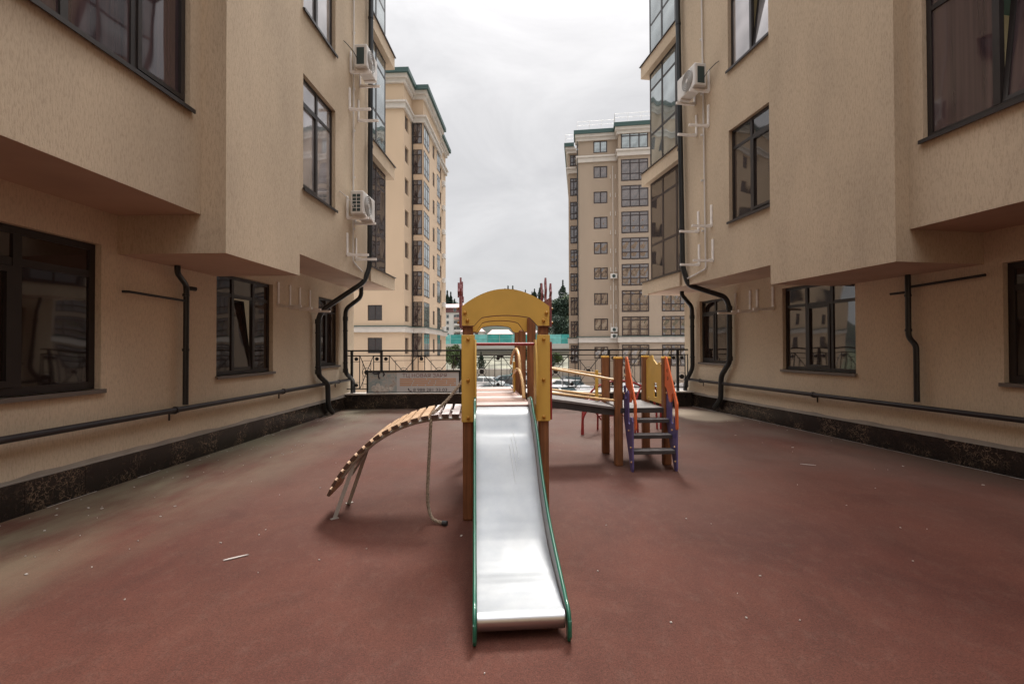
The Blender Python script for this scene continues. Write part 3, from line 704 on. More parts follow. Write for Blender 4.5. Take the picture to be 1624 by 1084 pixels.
def right_tower():
    r = empty('right_tower_block', (8.0, 57.7, -3), -0.14, 'tall beige tower with green roof rim beyond the right end of the railing', 'building')
    T = 29.9
    mt = [29.1 - 3.02 * k for k in range(8)] + [4.6]          # main small windows, tops
    by = [(23.7 - 3.02 * k, 26.2 - 3.02 * k) for k in range(6)] + [(5.85, 8.08), (2.4, 4.85)]; bt = [(27.4, 29.25)]
    b0 = [(23.7 - 3.02 * k, 25.96 - 3.02 * k) for k in range(8)]
    mb = MB()
    mb.wall((0, 0), (1, 0), (0, -1), 0, 4.6, 0, T, [(1.8, 3.42, z - 1.42, z) for z in mt], .15)
    mb.wall((4.6, -1.4), (0, 1), (-1, 0), 0, 1.4, 0, T)
    mb.wall((4.6, -1.4), (1, 0), (0, -1), 0, 48, 0, T, [(x, x + 3.05, a, b) for x in (.3, 4.75, 10.2, 15.6, 21.0, 26.4, 31.8, 37.2, 42.6) for a, b in by + bt], .12)
    mb.wall((-1.25, 3.3), (1, 0), (0, -1), 0, 1.25, 0, T - .4, [(.2, 1.15, a, b) for a, b in b0 + [(27.5, 28.9)]], .12)
    mb.wall((0, 0), (0, 1), (-1, 0), 0, 3.3, 0, T)
    mb.wall((-1.25, 3.3), (0, 1), (-1, 0), 0, 12, 0, T - .4, [(1.2, 3.6, a, b) for a, b in b0], .12)
    mb.wall((-1.25, 15.3), (1, 0), (0, 1), 0, 54, 0, T - .4)
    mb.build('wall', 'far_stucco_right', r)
    def col(o, sdv, a, b, lst, **k):
        f = make_window(r, o, sdv, a, b, lst[0][0], lst[0][1], sill=False, fm='frame_brown', th=.08, fw=.12, **k); ks = children(f)
        for q in lst[1:]:
            if abs((q[1] - q[0]) - (lst[0][1] - lst[0][0])) < .02: copy_tree(f, r, (0, 0, q[0] - lst[0][0]), ks)
            else: make_window(r, o, sdv, a, b, q[0], q[1], sill=False, fm='frame_brown', th=.08, fw=.12, **k)
    col((0, 0), (1, 0), 1.8, 3.42, [(z - 1.42, z) for z in mt[1:]], depth=.12, cols=(1, 1), gm='glass_far_wavy')
    col((0, 0), (1, 0), 1.8, 3.42, [(mt[0] - 1.42, mt[0])], depth=.12, cols=(1, 1), gm='glass_sky')
    for x in (.3, 4.75, 10.2, 15.6, 21.0, 26.4, 31.8, 37.2, 42.6):
        col((4.6, -1.4), (1, 0), x, x + 3.05, by, depth=.06, cols=(1, 1, 1), rails=(.33, .82), gm='glass_far_wavy')
        col((4.6, -1.4), (1, 0), x, x + 3.05, bt, depth=.06, cols=(1, 1, 1), rails=(.8,), gm='glass_sky')
    col((-1.25, 3.3), (1, 0), .2, 1.15, b0 + [(27.5, 28.9)], depth=.06, cols=(1, 1), rails=(.33, .8), gm='glass_far')
    def belt(nm, z0, z1, out, m):
        mb = MB()
        mb.box(-.01 - out, 4.59 - out, -out, 2, z0, z1); mb.box(4.6 - out, 52.6, -1.4 - out, 2, z0, z1); mb.box(-1.25 - out, -.02 - out, 3.3 - out, 15.3, z0 - .05, z1 - .05)
        mb.build(nm, m, r)
    belt('cornice', 5.1, 5.75, .15, 'cornice_white'); belt('cornice', 5.75, 5.83, .25, 'roof_green')
    belt('cornice', 26.6, 27.15, .15, 'cornice_white'); belt('cornice', 27.15, 27.35, .28, 'cornice_white')
    belt('eave', T - .75, T - .15, .2, 'cornice_white'); belt('eave', T - .35, T, .36, 'cornice_white')
    belt('roof', T + .002, T + .45, .5, 'roof_green')
    mb = MB(); mb.tube([(-.1, -.12, T), (-.1, -.12, 1)], .06, 6); mb.build('drainpipe', 'black_pipe', r)
    mb = MB(); mb.tube([(4.05, -.05, 26), (4.05, -.05, 5.9)], .03, 5); mb.build('conduit', 'white_paint', r)
    for z in (13.2, 6.9, 6.15):
        mb = MB(); mb.box(3.7, 4.5, -.38, -.04, z - .55, z, .03); mb.cur = 1; mb.tube([(4.1, -.395, z - .28), (4.1, -.381, z - .28)], .2, 12)
        mb.build('air_conditioner', ['ac_white', 'ac_dark'], r)
    for k in range(9):
        for dx in (3.75, 4.35):
            mb = MB(); z = 24.5 - 2.2 * k; mb.box(dx - .02, dx + .02, -.05, -.01, z, z + .5); mb.box(dx - .02, dx + .02, -.45, -.05, z, z + .04); mb.build('bracket', 'white_paint', r)
    mb = MB()
    for (p, q) in (((-.1, -.4), (4.2, -.4)), ((4.2, -.4), (4.2, -1.8)), ((4.2, -1.8), (13, -1.8)), ((-1.6, 3.0), (-.2, 3.0))):
        L = math.dist(p, q); n = max(1, int(L / 1.4))
        for zz in (.55, 1.0): mb.tube([(p[0], p[1], T + .45 + zz), (q[0], q[1], T + .45 + zz)], .018, 4)
        for i in range(n + 1):
            x = p[0] + (q[0] - p[0]) * i / n; y = p[1] + (q[1] - p[1]) * i / n; mb.tube([(x, y, T + .4), (x, y, T + 1.5)], .018, 4)
    mb.build('roof_railing', 'white_paint', r)
    # street level stair and clutter at the base
    mb = MB(); mb.box(5, 12, -3.2, -1.5, 0, .5); mb.build('entrance_step', 'concrete_pale', r)
right_tower()

# ------------------------------------------------------------------ far white apartment house
def white_house():
    r = empty('white_apartment_house', (-19, 240, -3), 0.03, 'white six storey apartment house with pink roof beside the left tower', 'building')
    mb = MB(); mb.box(-34, 0, 0, 12, 0, 22); mb.build('wall', 'house_white', r)
    mb = MB(); mb.box(-34.4, .4, -.4, 12.4, 22.0, 24.3); mb.build('mansard', 'mansard', r)
    mb = MB(); mb.add([(-35, -1, 24.3), (1, -1, 24.3), (1, 13, 24.3), (-35, 13, 24.3), (-33, 5, 26.6), (-1, 5, 26.6), (-33, 7, 26.6), (-1, 7, 26.6)],
                      [(0, 1, 5, 4), (1, 2, 7, 5), (2, 3, 6, 7), (3, 0, 4, 6), (4, 5, 7, 6), (0, 3, 2, 1)]); mb.build('roof', 'roof_pink', r)
    mb = MB(); mb.box(0, 1.3, -.12, -.02, 0, 1.7); mb.cur = 1; mb.box(.1, 1.2, -.14, -.12, .1, 1.6)
    f = mb.build('window', ['cornice_white', 'pane_far'], r, (-30, 0, 2))
    for fl in range(8):
        for x in range(9):
            if fl == 0 and x == 0: continue
            if fl == 7 and x % 2: continue
            c = f.copy(); C.objects.link(c); c.location = (-31.5 + x * 3.6, 0 if fl < 7 else -.42, .9 + fl * 3.05 + (.05 if fl == 7 else 0))
    for x in (-24, -9.6):
        for fl in range(1, 7):
            mb = MB(); mb.box(x, x + 3.2, -1.1, -.01, .2 + fl * 3.05, 1.2 + fl * 3.05); mb.build('balcony', 'house_pink' if (fl + int(x)) % 3 == 0 else 'house_white', r)
            mb = MB(); mb.box(x + .2, x + 3.0, -.06, -.015, 1.2 + fl * 3.05, 2.7 + fl * 3.05); mb.build('balcony_opening', 'pane_far', r)
white_house()
hs = [(-16, 196, 9, 9, 'house_white', 'white flat fronted house left of centre behind the teal barrier'),
      (-5, 204, 10, 8.2, 'house_cream', 'cream house with pink roof in the middle behind the teal barrier'),
      (7, 190, 8, 7.6, 'house_white', 'low white house right of centre behind the teal barrier'),
      (17, 214, 10, 9.5, 'house_cream', 'cream house furthest right behind the teal barrier')]
for (x, y, wd, h, mm, lb) in hs:
    r = empty('house', (x, y, -3), 0, lb, 'house', 'small houses behind the overpass')
    mb = MB(); mb.box(-wd / 2, wd / 2, 0, 8, 0, h + 2); mb.build('wall', mm, r)
    mb = MB(); a = wd / 2 + .5; z = h + 2
    mb.add([(-a, -.5, z), (a, -.5, z), (a, 8.5, z), (-a, 8.5, z), (-a + 2, 4, z + 2), (a - 2, 4, z + 2)], [(0, 1, 5, 4), (1, 2, 5), (2, 3, 4, 5), (3, 0, 4), (0, 3, 2, 1)]); mb.build('roof', 'roof_pink', r)
    for fl in range(3):
        for k in range(int(wd // 2.4)):
            mb = MB(); mb.box(0, 1.2, -.06, -.01, 0, 1.5); mb.build('window', 'pane_far', r, (-wd / 2 + .8 + k * 2.4, 0, h + .1 - fl * 3.0))

# ------------------------------------------------------------------ overpass with teal barrier
r = empty('overpass', (0, 118, -3), 0, 'concrete road overpass with teal barrier crossing behind the railing', 'bridge')
mb = MB(); mb.box(-90, 90, 0, 11, 3.6, 4.9); mb.box(-90, 90, -.3, -.01, 4.3, 5.45); mb.build('deck', 'overpass_concrete', r)
mb = MB(); mb.box(-90, 90, 1.2, 9.8, 2.6, 3.6); mb.build('girder', 'overpass_concrete', r)
for i in range(-30, 30):
    mb = MB(); mb.box(i * 3 + .04, i * 3 + 2.96, -.16, -.08, 5.46, 7.7); mb.build('barrier_panel', 'teal' if i % 3 else 'teal_pale', r)
mb = MB(); mb.box(-90, 90, -.22, -.165, 6.6, 6.72); mb.build('barrier_rail', 'teal_pale', r)
for x in (-48, -27, -3, 18, 45):
    mb = MB(); mb.box(x - .8, x + .8, 3, 8, 0, 2.6, .1); mb.build('pier', 'overpass_concrete', r)

# ------------------------------------------------------------------ hill
def hz(x, y):
    t_ = max(0, (y - 235) / 165.0); t_ = min(1, t_); t_ = t_ * t_ * (3 - 2 * t_)
    ridge = 36 + 2.5 * cos(x / 55.0) + 1.5 * sin(x / 23.0) + 12 * max(0, min(1, (-x - 90) / 80))
    return 21 * math.exp(-((x + 46) / 17.0) ** 2 - ((y - 312) / 26.0) ** 2) - 3 + t_ * (ridge + 3) + 1.2 * sin(x / 9.0 + y / 14.0) * t_
mb = MB(); nx, ny = 70, 34; vs = []
for j in range(ny):
    for i in range(nx):
        x = -420 + i * 12.2; y = 225 + j * 12; vs.append((x, y, hz(x, y)))
mb.add(vs, [(j * nx + i, j * nx + i + 1, (j + 1) * nx + i + 1, (j + 1) * nx + i) for j in range(ny - 1) for i in range(nx - 1)], True)
tag(mb.build('hill', 'hill_scrub'), kind='structure')

# ------------------------------------------------------------------ trees
def leaf_cloud(mb, vol, n, size, rnd):
    for _ in range(n):
        p = vol(rnd); s_ = size * (.6 + .8 * rnd.random())
        a = Vector((rnd.gauss(0, 1), rnd.gauss(0, 1), rnd.gauss(0, 1))).normalized(); b = a.orthogonal().normalized(); c = a.cross(b)
        th = rnd.random() * 6.28; u = b * cos(th) + c * sin(th); v = a.cross(u)
        mb.add([p - u * s_, p - v * s_ * .6, p + u * s_, p + v * s_ * .6], [(0, 1, 2, 3)])
def broad_mesh(seed, h, rad, m, n=2600, size=.22):
    rnd = random.Random(seed); lobes = []
    for i in range(11):
        a = rnd.random() * 6.28; rr_ = rad * .62 * math.sqrt(rnd.random()); z = h * (.42 + .46 * rnd.random())
        lobes.append((Vector((cos(a) * rr_, sin(a) * rr_, z)), rad * (.30 + .26 * rnd.random())))
    def vol(rd):
        c, q = lobes[int(rd.random() * len(lobes))]
        d = Vector((rd.gauss(0, 1), rd.gauss(0, 1), rd.gauss(0, .8))).normalized(); return c + d * q * (rd.random() ** .35)
    cm = MB(); leaf_cloud(cm, vol, n, size, rnd)
    tm = MB(); tm.tube([(0, 0, 0), (.1, 0, h * .25), (.05, .1, h * .6)], [rad * .09, rad * .06, rad * .03], 7)
    for c, q in lobes[:6]: tm.tube([(.08, 0, h * .28), c * .6 + Vector((0, 0, h * .14)), c], [rad * .04, rad * .025, rad * .01], 5)
    return cm, tm, m
def cypress_mesh(seed, h, rad, m='leaf_dark', n=1500, size=.3):
    rnd = random.Random(seed)
    def vol(rd):
        t_ = rd.random() ** .8; prof = (sin(min(1, t_ * 1.15 + .07) * pi) ** .55) * (1 - t_ * .35)
        a = rd.random() * 6.28; q = rad * prof * (rd.random() ** .4) * (1 + .22 * sin(a * 3 + t_ * 17 + seed)); return Vector((cos(a) * q, sin(a) * q, h * (.06 + .94 * t_)))
    cm = MB(); leaf_cloud(cm, vol, n, size, rnd); tm = MB(); tm.tube([(0, 0, 0), (0, 0, h * .8)], [rad * .16, rad * .04], 6); return cm, tm, m
PROTO = {}
def tree(name, key, maker, x, y, z, sc, label, cat, group):
    if key not in PROTO:
        cm, tm, m = maker(); r = empty(name, (x, y, z)); cm.build('crown', m, r); tm.build('trunk', 'bark', r); PROTO[key] = r; o = r
    else:
        o = copy_tree(PROTO[key]); o.name = name
    o.location = (x, y, z); o.scale = (sc, sc, sc); o.rotation_euler = (0, 0, x * 1.7)
    return tag(o, label, cat, group)
def on_hill(px, Y): x = (px - 812) / 767 * Y; return x, Y, hz(x, Y) - .5
# cypresses on the ridge: (pixel column used once to lay them out, distance, height scale, shape, label)
cyp = [(694, 300, 1.0, 2, 'bushy dark cypress at the left edge of the hilltop clump'), (701, 300, .55, 1, 'low dark cypress in the left hilltop clump'), (706, 302, .75, 2, 'squat dark cypress at the foot of the tallest left one'),
       (709.5, 300, 1.22, 0, 'tallest slim cypress of the left hilltop clump'), (715, 303, 1.05, 0, 'middle slim cypress of the left hilltop clump'), (721, 300, 1.03, 1, 'rightmost thick cypress of the left hilltop clump'),
       (771, 390, .8, 0, 'small cypress tip over the left shoulder of the yellow arch'), (782, 392, .95, 1, 'small dark cypress just left of the arch crown'),
       (801, 390, 1.05, 1, 'short cypress left of the pair above the arch crown'), (806, 388, 1.25, 0, 'slim cypress standing above the arch crown'), (813.5, 388, 1.25, 1, 'thick cypress just right of the arch crown'),
       (829, 392, .7, 2, 'tiny bush like cypress right of the arch crown'), (833.5, 388, 1.0, 0, 'slim cypress over the right shoulder of the arch'), (848, 386, 1.1, 2, 'broad cypress behind the right shoulder of the arch'),
       (858, 384, 1.5, 1, 'dark cypress touching the right red finger board'), (844, 390, .9, 1, 'small cypress left of the broad one')]
for px, Y, s_, kd, lb in cyp:
    x, y, z = on_hill(px, Y); f_ = Y / 300.0
    tree('cypress_tree', 'cyp%d' % kd, lambda kd=kd: cypress_mesh(kd + 1, 10.5, (1.25, 1.75, 2.3)[kd], size=.42), x, y, z, s_ * (.85 + .1 * f_), lb, 'cypress', 'cypresses on the hilltop')
tree('cypress_tree', 'cypbig', lambda: cypress_mesh(9, 11, 2.1, size=.3), (893 - 812) / 767 * 190, 190, 16.3, 1.05, 'big dark cypress rising beside the right tower', 'cypress', 'cypresses on the hilltop')
# green slope beside the right tower
mb = MB(); vs = []
for j in range(8):
    for i in range(14):
        x = 2 + i * 4; y = 150 + j * 8; vs.append((x, y, -3 + min(1, j / 5) * 19 * min(1, max(0, (x - 2) / 14)) + .4 * sin(i * 2.1 + j)))
mb.add(vs, [(j * 14 + i, j * 14 + i + 1, (j + 1) * 14 + i + 1, (j + 1) * 14 + i) for j in range(7) for i in range(13)], True)
tag(mb.build('slope', 'hill_scrub'), kind='structure')
wood_t = [(15.5, 150, 4, 1.5, 0, 'dark green tree low beside the right tower'), (19.5, 156, 3, 1.6, 1, 'olive tree low beside the right tower wall'), (12.5, 150, -1, 1.35, 2, 'pale olive tree at the left foot of the wooded slope'),
          (17, 166, 10, 1.6, 0, 'dark green tree in the middle of the wooded slope'), (22, 168, 9, 1.6, 3, 'mid green tree high on the slope by the right tower'), (13, 168, 8.5, 1.4, 0, 'dark round tree at the left edge of the wooded slope'),
          (18.5, 176, 14, 1.35, 3, 'mid green tree at the top of the wooded slope'), (14.6, 176, 12.5, 1.2, 3, 'green tree at the top left of the wooded slope'), (22.5, 182, 15.5, 1.3, 2, 'pale tree crowning the wooded slope')]
for x, y, z, s_, kd, lb in wood_t:
    mm = ('leaf_dark', 'leaf_olive', 'leaf_grey', 'leaf_mid')[kd]
    tree('broadleaf_tree', 'br%d' % kd, lambda kd=kd, mm=mm: broad_mesh(kd + 20, 6.2, 2.9, mm), x, y, z - 2, s_, lb, 'tree', 'trees on the slope by the right tower')
near_t = [(-9.4, 80, 1.05, 3, 'green tree seen over the banner left of the play tower'), (-11.4, 92, 1.2, 3, 'green tree behind the others over the banner'), (-7.9, 76, .75, 0, 'dark bushy tree just left of the yellow post'),
          (-6.2, 97, .8, 0, 'dark conical tree inside the play tower opening'), (7.6, 96, .9, 0, 'slim dark tree under the overpass right of the play tower'), (-15, 95, 1.2, 1, 'olive tree by the left tower foot'),
          (3.0, 112, 1.0, 1, 'olive tree under the overpass behind the play tower'), (10, 105, .8, 3, 'green shrubby tree by the right tower foot')]
for x, y, s_, kd, lb in near_t:
    mm = ('leaf_dark', 'leaf_olive', 'leaf_grey', 'leaf_mid')[kd]
    if kd == 0: tree('conifer_tree', 'con', lambda: cypress_mesh(44, 4.6, 1.2, size=.16), x, y, -3, s_, lb, 'tree', 'trees round the car park')
    else: tree('broadleaf_tree', 'br%d' % kd, lambda kd=kd, mm=mm: broad_mesh(kd + 20, 6.2, 2.9, mm), x, y, -3, s_ * .72, lb, 'tree', 'trees round the car park')

# ------------------------------------------------------------------ parked cars
def make_car(mat_, label, x, y, rz):
    r = empty('parked_car', (x, y, -2.996), rz, label, 'car', 'cars in the car park')
    prof = [(-2.15, .35), (-2.2, .62), (-2.05, .88), (-1.55, .95), (-.95, 1.38), (.65, 1.42), (1.35, .98), (2.05, .88), (2.2, .62), (2.15, .35)]
    mb = MB(); mb.prism(prof, (0, -.86, 0), (1, 0, 0), (0, 0, 1), (0, 1, 0), 1.72); mb.build('body', mat_, r)
    for sgn in (-1, 1):
        mb = MB(); mb.prism([(-1.38, .96), (-.9, 1.32), (-.12, 1.345), (-.12, .96)], (0, sgn * .868, 0), (1, 0, 0), (0, 0, 1), (0, sgn, 0), .01); mb.build('side_window', 'car_glass', r)
        mb = MB(); mb.prism([(-.04, .96), (-.04, 1.345), (.58, 1.36), (1.14, .98)], (0, sgn * .868, 0), (1, 0, 0), (0, 0, 1), (0, sgn, 0), .01); mb.build('side_window', 'car_glass', r)
    mb = MB(); mb.add([(.72, -.76, 1.40), (.72, .76, 1.40), (1.33, .82, 1.02), (1.33, -.82, 1.02)], [(0, 1, 2, 3)]); mb.build('windscreen', 'car_glass', r, (.012, 0, .012))
    mb = MB(); mb.add([(-1.02, -.76, 1.36), (-1.02, .76, 1.36), (-1.53, .82, .99), (-1.53, -.82, .99)], [(0, 1, 2, 3)]); mb.build('rear_window', 'car_glass', r, (-.012, 0, .012))
    for wx in (-1.35, 1.35):
        for sgn in (-1, 1):
            mb = MB(); mb.tube([(wx, sgn * .70, .31), (wx, sgn * .875, .31)], .31, 14); mb.cur = 1; mb.tube([(wx, sgn * .876, .31), (wx, sgn * .885, .31)], .19, 12); mb.build('wheel', ['tyre', 'hub'], r)
    for sgn in (-1, 1):
        mb = MB(); mb.box(2.1, 2.2, sgn * .6 - .16, sgn * .6 + .16, .62, .76); mb.build('headlight', 'hub', r)
    return r
for q in [('car_white', 'white car whose teal screen shows right of the play tower', 3.7, 40, 2.3), ('car_white', 'white car half hidden beyond the first white one', 5.3, 47, 2.4), ('car_silver', 'silver car seen through the play tower opening', -1.6, 43, 2.9),
          ('car_dark', 'dark car in the middle of the play tower opening', -.4, 55, .2), ('car_white', 'white car left in the play tower opening', -3.0, 52, 3.0), ('car_silver', 'silver car over the banner near the yellow post', -8.0, 66, .1),
          ('car_dark', 'dark car by the right tower foot', 6.4, 53, 1.7), ('car_white', 'white car behind the sloping bridge handrail', 9.6, 42, 1.4), ('car_dark', 'dark car behind the orange handrails', 12.4, 41, 1.5),
          ('car_silver', 'silver car nearest the left tower foot', -10.5, 40, 1.5), ('car_white', 'white car beyond the dark one in the tower opening', 1.3, 63, .1)]:
    make_car(*q)
# pale low wall and embankment behind the car park
mb = MB(); mb.box(-60, 70, 74.0, 74.5, -3, -1.7); tag(mb.build('retaining_wall', 'concrete_pale'), 'long pale concrete retaining wall behind the parked cars', 'wall')
mb = MB(); mb.add([(-80, 98, -2.98), (80, 98, -2.98), (80, 113, -1.0), (-80, 113, -1.0), (80, 140, -.9), (-80, 140, -.9)], [(0, 1, 2, 3), (3, 2, 4, 5)]); tag(mb.build('embankment', 'embankment_soil'), kind='structure')
for k, (x, y) in enumerate(((-13.0, 79), (6.3, 79), (17.0, 79))):
    r = empty('street_lamp', (x, y, -3), 0, ('street lamp behind the banner end', 'street lamp right of the play tower', 'street lamp hidden near the right tower')[k], 'lamp', 'street lamps')
    mb = MB(); mb.tube([(0, 0, 0), (0, 0, 5.6)], [.07, .045], 8); mb.build('pole', 'grey_metal', r)
    mb = MB(); mb.tube([(0, 0, 5.5), (0, -.5, 5.75), (0, -1.1, 5.8)], .03, 6); mb.build('arm', 'grey_metal', r)
    mb = MB(); mb.box(-.12, .12, -1.6, -1.0, 5.74, 5.84, .02); mb.build('lamp_head', 'grey_metal', r)

# ------------------------------------------------------------------ low parapet and railing at the end of the deck
FA, FB = Vector((-4.35, 12.42)), Vector((4.75, 12.80)); fd = (FB - FA); FL = fd.length; frz = math.atan2(fd.y, fd.x)
r = empty('parapet_wall', (FA.x, FA.y, 0), frz, 'low black parapet wall with pale capping under the iron railing', 'wall')
k = 0; sx_ = 0.0
while sx_ < FL:
    e_ = min(sx_ + 1.2, FL); mb = MB(); mb.box(sx_ + .002, e_ - .002, -.02 - .001 * (k % 2), .0, -.01, .37); mb.build('plinth_slab', 'marble', r); sx_ = e_; k += 1
mb = MB(); mb.box(0, FL, .0, .28, -.01, .37); mb.build('core', 'mortar', r)
mb = MB(); mb.box(-.05, FL + .05, -.06, .34, .371, .40); mb.build('capping', 'cornice_white', r)
fr = empty('iron_railing', (FA.x, FA.y, 0), frz, 'black wrought iron railing with crossed diagonals across the far end', 'fence')
fy = .12
ux = lambda X: (X - FA.x) / cos(frz)
posts = [-4.15, -3.39, -1.33, .60, 2.57, 4.42]
mb = MB(); mb.box(0.05, FL - .05, fy - .028, fy + .028, 1.475, 1.515, .006); mb.build('top_rail', 'fence_black', fr)
for z, hh in ((1.365, .012), (.505, .012)):
    mb = MB(); mb.box(0.05, FL - .05, fy - .012, fy + .012, z - hh, z + hh); mb.build('rail', 'fence_black', fr)
mb = MB(); mb.box(-.03, .03, -.03, .03, .40, 1.475); post0 = None
for X in posts:
    o = mb.build('post', 'fence_black', fr, (ux(X), fy, 0)) if post0 is None else post0.copy()
    if post0 is None: post0 = o
    else: C.objects.link(o); o.location = (ux(X), fy, 0)
bm_ = MB(); bm_.box(-.010, .010, -.010, .010, .505, 1.365); bar0 = bm_.build('bar', 'fence_black', fr, (0.08, fy, 0))
tm_ = MB(); tm_.box(-.006, .006, -.006, .006, .505, 1.24); thin0 = tm_.build('thin_bar', 'fence_black', fr, (0.1, fy + .015, 0))
sq = MB(); a_ = .078
for (x0, x1, z0, z1) in ((-a_, a_, a_ - .012, a_), (-a_, a_, -a_, -a_ + .012)): sq.box(x0, x1, -.008, .008, z0, z1)
sq.tube([(0, -.016, 0), (0, .016, 0)], .048, 12)
sq0 = sq.build('rosette_square', 'fence_black', fr, (.1, fy, 1.29))
dm = MB(); dm.tube([(0, -.02, 0), (0, .02, 0)], .062, 14)
ring = [(.115 * cos(2 * pi * i / 20), 0, .115 * sin(2 * pi * i / 20)) for i in range(21)]; dm.tube(ring, .007, 5)
disc0 = dm.build('disc_ornament', 'fence_black', fr, (.1, fy, .935))
def put(o0, x, y, z):
    c = o0.copy(); C.objects.link(c); c.location = (x, y, z); return c
def xpanel(x0, x1):
    xc = (x0 + x1) / 2; zc = .935
    for (xa, za) in ((x0 + .01, 1.355), (x1 - .01, 1.355), (x0 + .01, .515), (x1 - .01, .515)):
        mb = MB(); mb.bar((xa, fy, za), (xc, fy, zc), .016, .016); mb.build('diagonal_bar', 'fence_black', fr)
    put(disc0, xc, fy, zc)
    for f_ in (.22, .78): put(thin0, x0 + (x1 - x0) * f_, fy + .02, 0)
    mb = MB(); mb.box(x0 + .1, x1 - .1, fy + .012, fy + .022, 1.232, 1.244); mb.build('thin_rail', 'fence_black', fr)
    mb = MB(); mb.box(x0 + .1, x1 - .1, fy + .012, fy + .022, .626, .638); mb.build('thin_rail', 'fence_black', fr)
for i in range(len(posts) - 1):
    a, b_ = ux(posts[i]), ux(posts[i + 1]); L = b_ - a
    sqs = [a + .115, b_ - .115]; 
    for xs_ in (a + .2, b_ - .2): put(bar0, xs_, fy, 0)
    if L > 1.2:
        xc = (a + b_) / 2; sqs.append(xc); put(bar0, xc - .085, fy, 0); put(bar0, xc + .085, fy, 0)
        xpanel(a + .2, xc - .085); xpanel(xc + .085, b_ - .2)
    else: xpanel(a + .2, b_ - .2)
    for x in sqs:
        for z in (1.28, .60): put(sq0, x, fy, z)
# end stub of the railing beside the right wall
put(bar0, FL - .06, fy, 0)
bar0.location = (ux(4.62), fy, 0); thin0.location = (ux(4.70), fy, 0); sq0.location = (ux(4.53), fy, 1.28); disc0.location = (ux(4.53), fy, .78)

# banner tied to the railing
bn = empty('advertising_banner', (-3.72, 12.36, .415), frz * .6, 'framed advertising banner with blossoms and a phone number on the railing', 'banner')
BW, BH = 2.40, .575
mb = MB(); t_ = .045
mb.box(0, BW, 0, .04, 0, .02); mb.box(0, BW, 0, .04, BH - t_, BH); mb.box(0, t_, 0, .04, .02, BH - t_); mb.box(BW - t_, BW, 0, .04, .02, BH - t_); mb.build('frame', 'fence_black', bn)
XM = .765
mb = MB(); mb.box(t_, XM, .012, .03, .021, BH - t_); mb.build('picture_panel', 'banner_blossom', bn)
mb = MB(); mb.box(XM + .002, BW - t_, .012, .03, .021, BH - t_); mb.build('text_panel', 'banner_white', bn)
def text(body, size, loc, m, parent, sx=1.0, rot=(pi / 2, 0, 0), align='LEFT'):
    cu = bpy.data.curves.new('lettering', 'FONT'); cu.body = body; cu.size = size; cu.extrude = .001; cu.align_x = align
    o = bpy.data.objects.new('lettering', cu); C.objects.link(o); o.data.materials.append(M[m]); o.location = loc; o.rotation_euler = rot; o.scale = (sx, 1, 1); o.parent = parent
    bpy.context.view_layer.update(); me = bpy.data.meshes.new_from_object(o.evaluated_get(bpy.context.evaluated_depsgraph_get()))
    o2 = bpy.data.objects.new('lettering', me); C.objects.link(o2); o2.location = loc; o2.rotation_euler = rot; o2.scale = (sx, 1, 1); o2.parent = parent
    bpy.data.objects.remove(o); o2.name = 'lettering'
    return o2
text('ТЦ НОВАЯ ЗАРЯ', .125, (XM + .14, .010, .40), 'banner_brown', bn, 1.15)
text('8 988 281 33 03', .115, (XM + .42, .010, .035), 'banner_ink', bn, 1.15)
mb = MB(); mb.tube([(XM + .30, .010, .115), (XM + .31, .010, .075), (XM + .34, .010, .05), (XM + .38, .010, .04)], [.018, .010, .010, .018], 6); mb.build('phone_symbol', 'banner_ink', bn)
rnd = random.Random(5)
for k in range(4):
    z = .335 - k * .052; x = XM + .08
    while x < BW - .14:
        l_ = .12 + rnd.random() * .3; x2 = min(x + l_, BW - .12)
        mb = MB(); mb.box(x, x2, .0095 + .0003 * k, .0115, z, z + .036); mb.build('text_line', 'banner_orange', bn); x = x2 + .02
text('. . . . .', .11, (.50, .010, .385), 'banner_ink', bn, 1.0)
for (cx, cz, q) in ((.20, .12, .085), (.37, .10, .10), (.50, .08, .07), (.62, .11, .06), (.29, .20, .055)):
    mb = MB()
    for i in range(6):
        a = i * pi / 3 + cx * 9; mb.ball((cx + cos(a) * q * .55, .009, cz + sin(a) * q * .5), q * .5, 10, 6, (1, .02, .9))
    mb.build('blossom_print', 'blossom', bn)
for (pp) in ([(.16, .53), (.20, .50), (.30, .50), (.35, .53)], [(.30, .53), (.31, .40), (.335, .36)], [(.43, .53), (.45, .47), (.42, .435)]):
    mb = MB(); mb.tube([(a, .009, b) for a, b in pp], .02, 6); mb.build('dark_print', 'banner_ink', bn)

# ------------------------------------------------------------------ wall mounted things
def pipe(sd_, pts, r_, label, name='drainpipe', cat='drainpipe', group=None, m='black_pipe', clamps=(), rad=.12, n=10, sleeves=()):
    p0 = sd_.pt(*pts[0][:2], 0); o = empty(name, p0, 0, label, cat, group)
    W = [Vector(sd_.pt(*q)) - Vector(p0) for q in pts]
    mb = MB(); mb.tube(smoothpath(W, rad, 6), r_, n); mb.build('pipe', m, o)
    for q in clamps:
        c = Vector(sd_.pt(*q)) - Vector(p0); wl = Vector(sd_.pt(0, q[1], q[2])) - Vector(p0)
        mb = MB(); mb.tube([c - Vector((0, 0, .018)), c + Vector((0, 0, .018))], r_ + .008, n); mb.build('clamp', m, o)
    for q in sleeves:
        c = Vector(sd_.pt(*q)) - Vector(p0)
        mb = MB(); mb.tube([c - Vector((0, 0, .05)), c + Vector((0, 0, .05))], r_ + .012, n); mb.build('sleeve', m, o)
    return o
G1 = 'black downpipes on the courtyard walls'
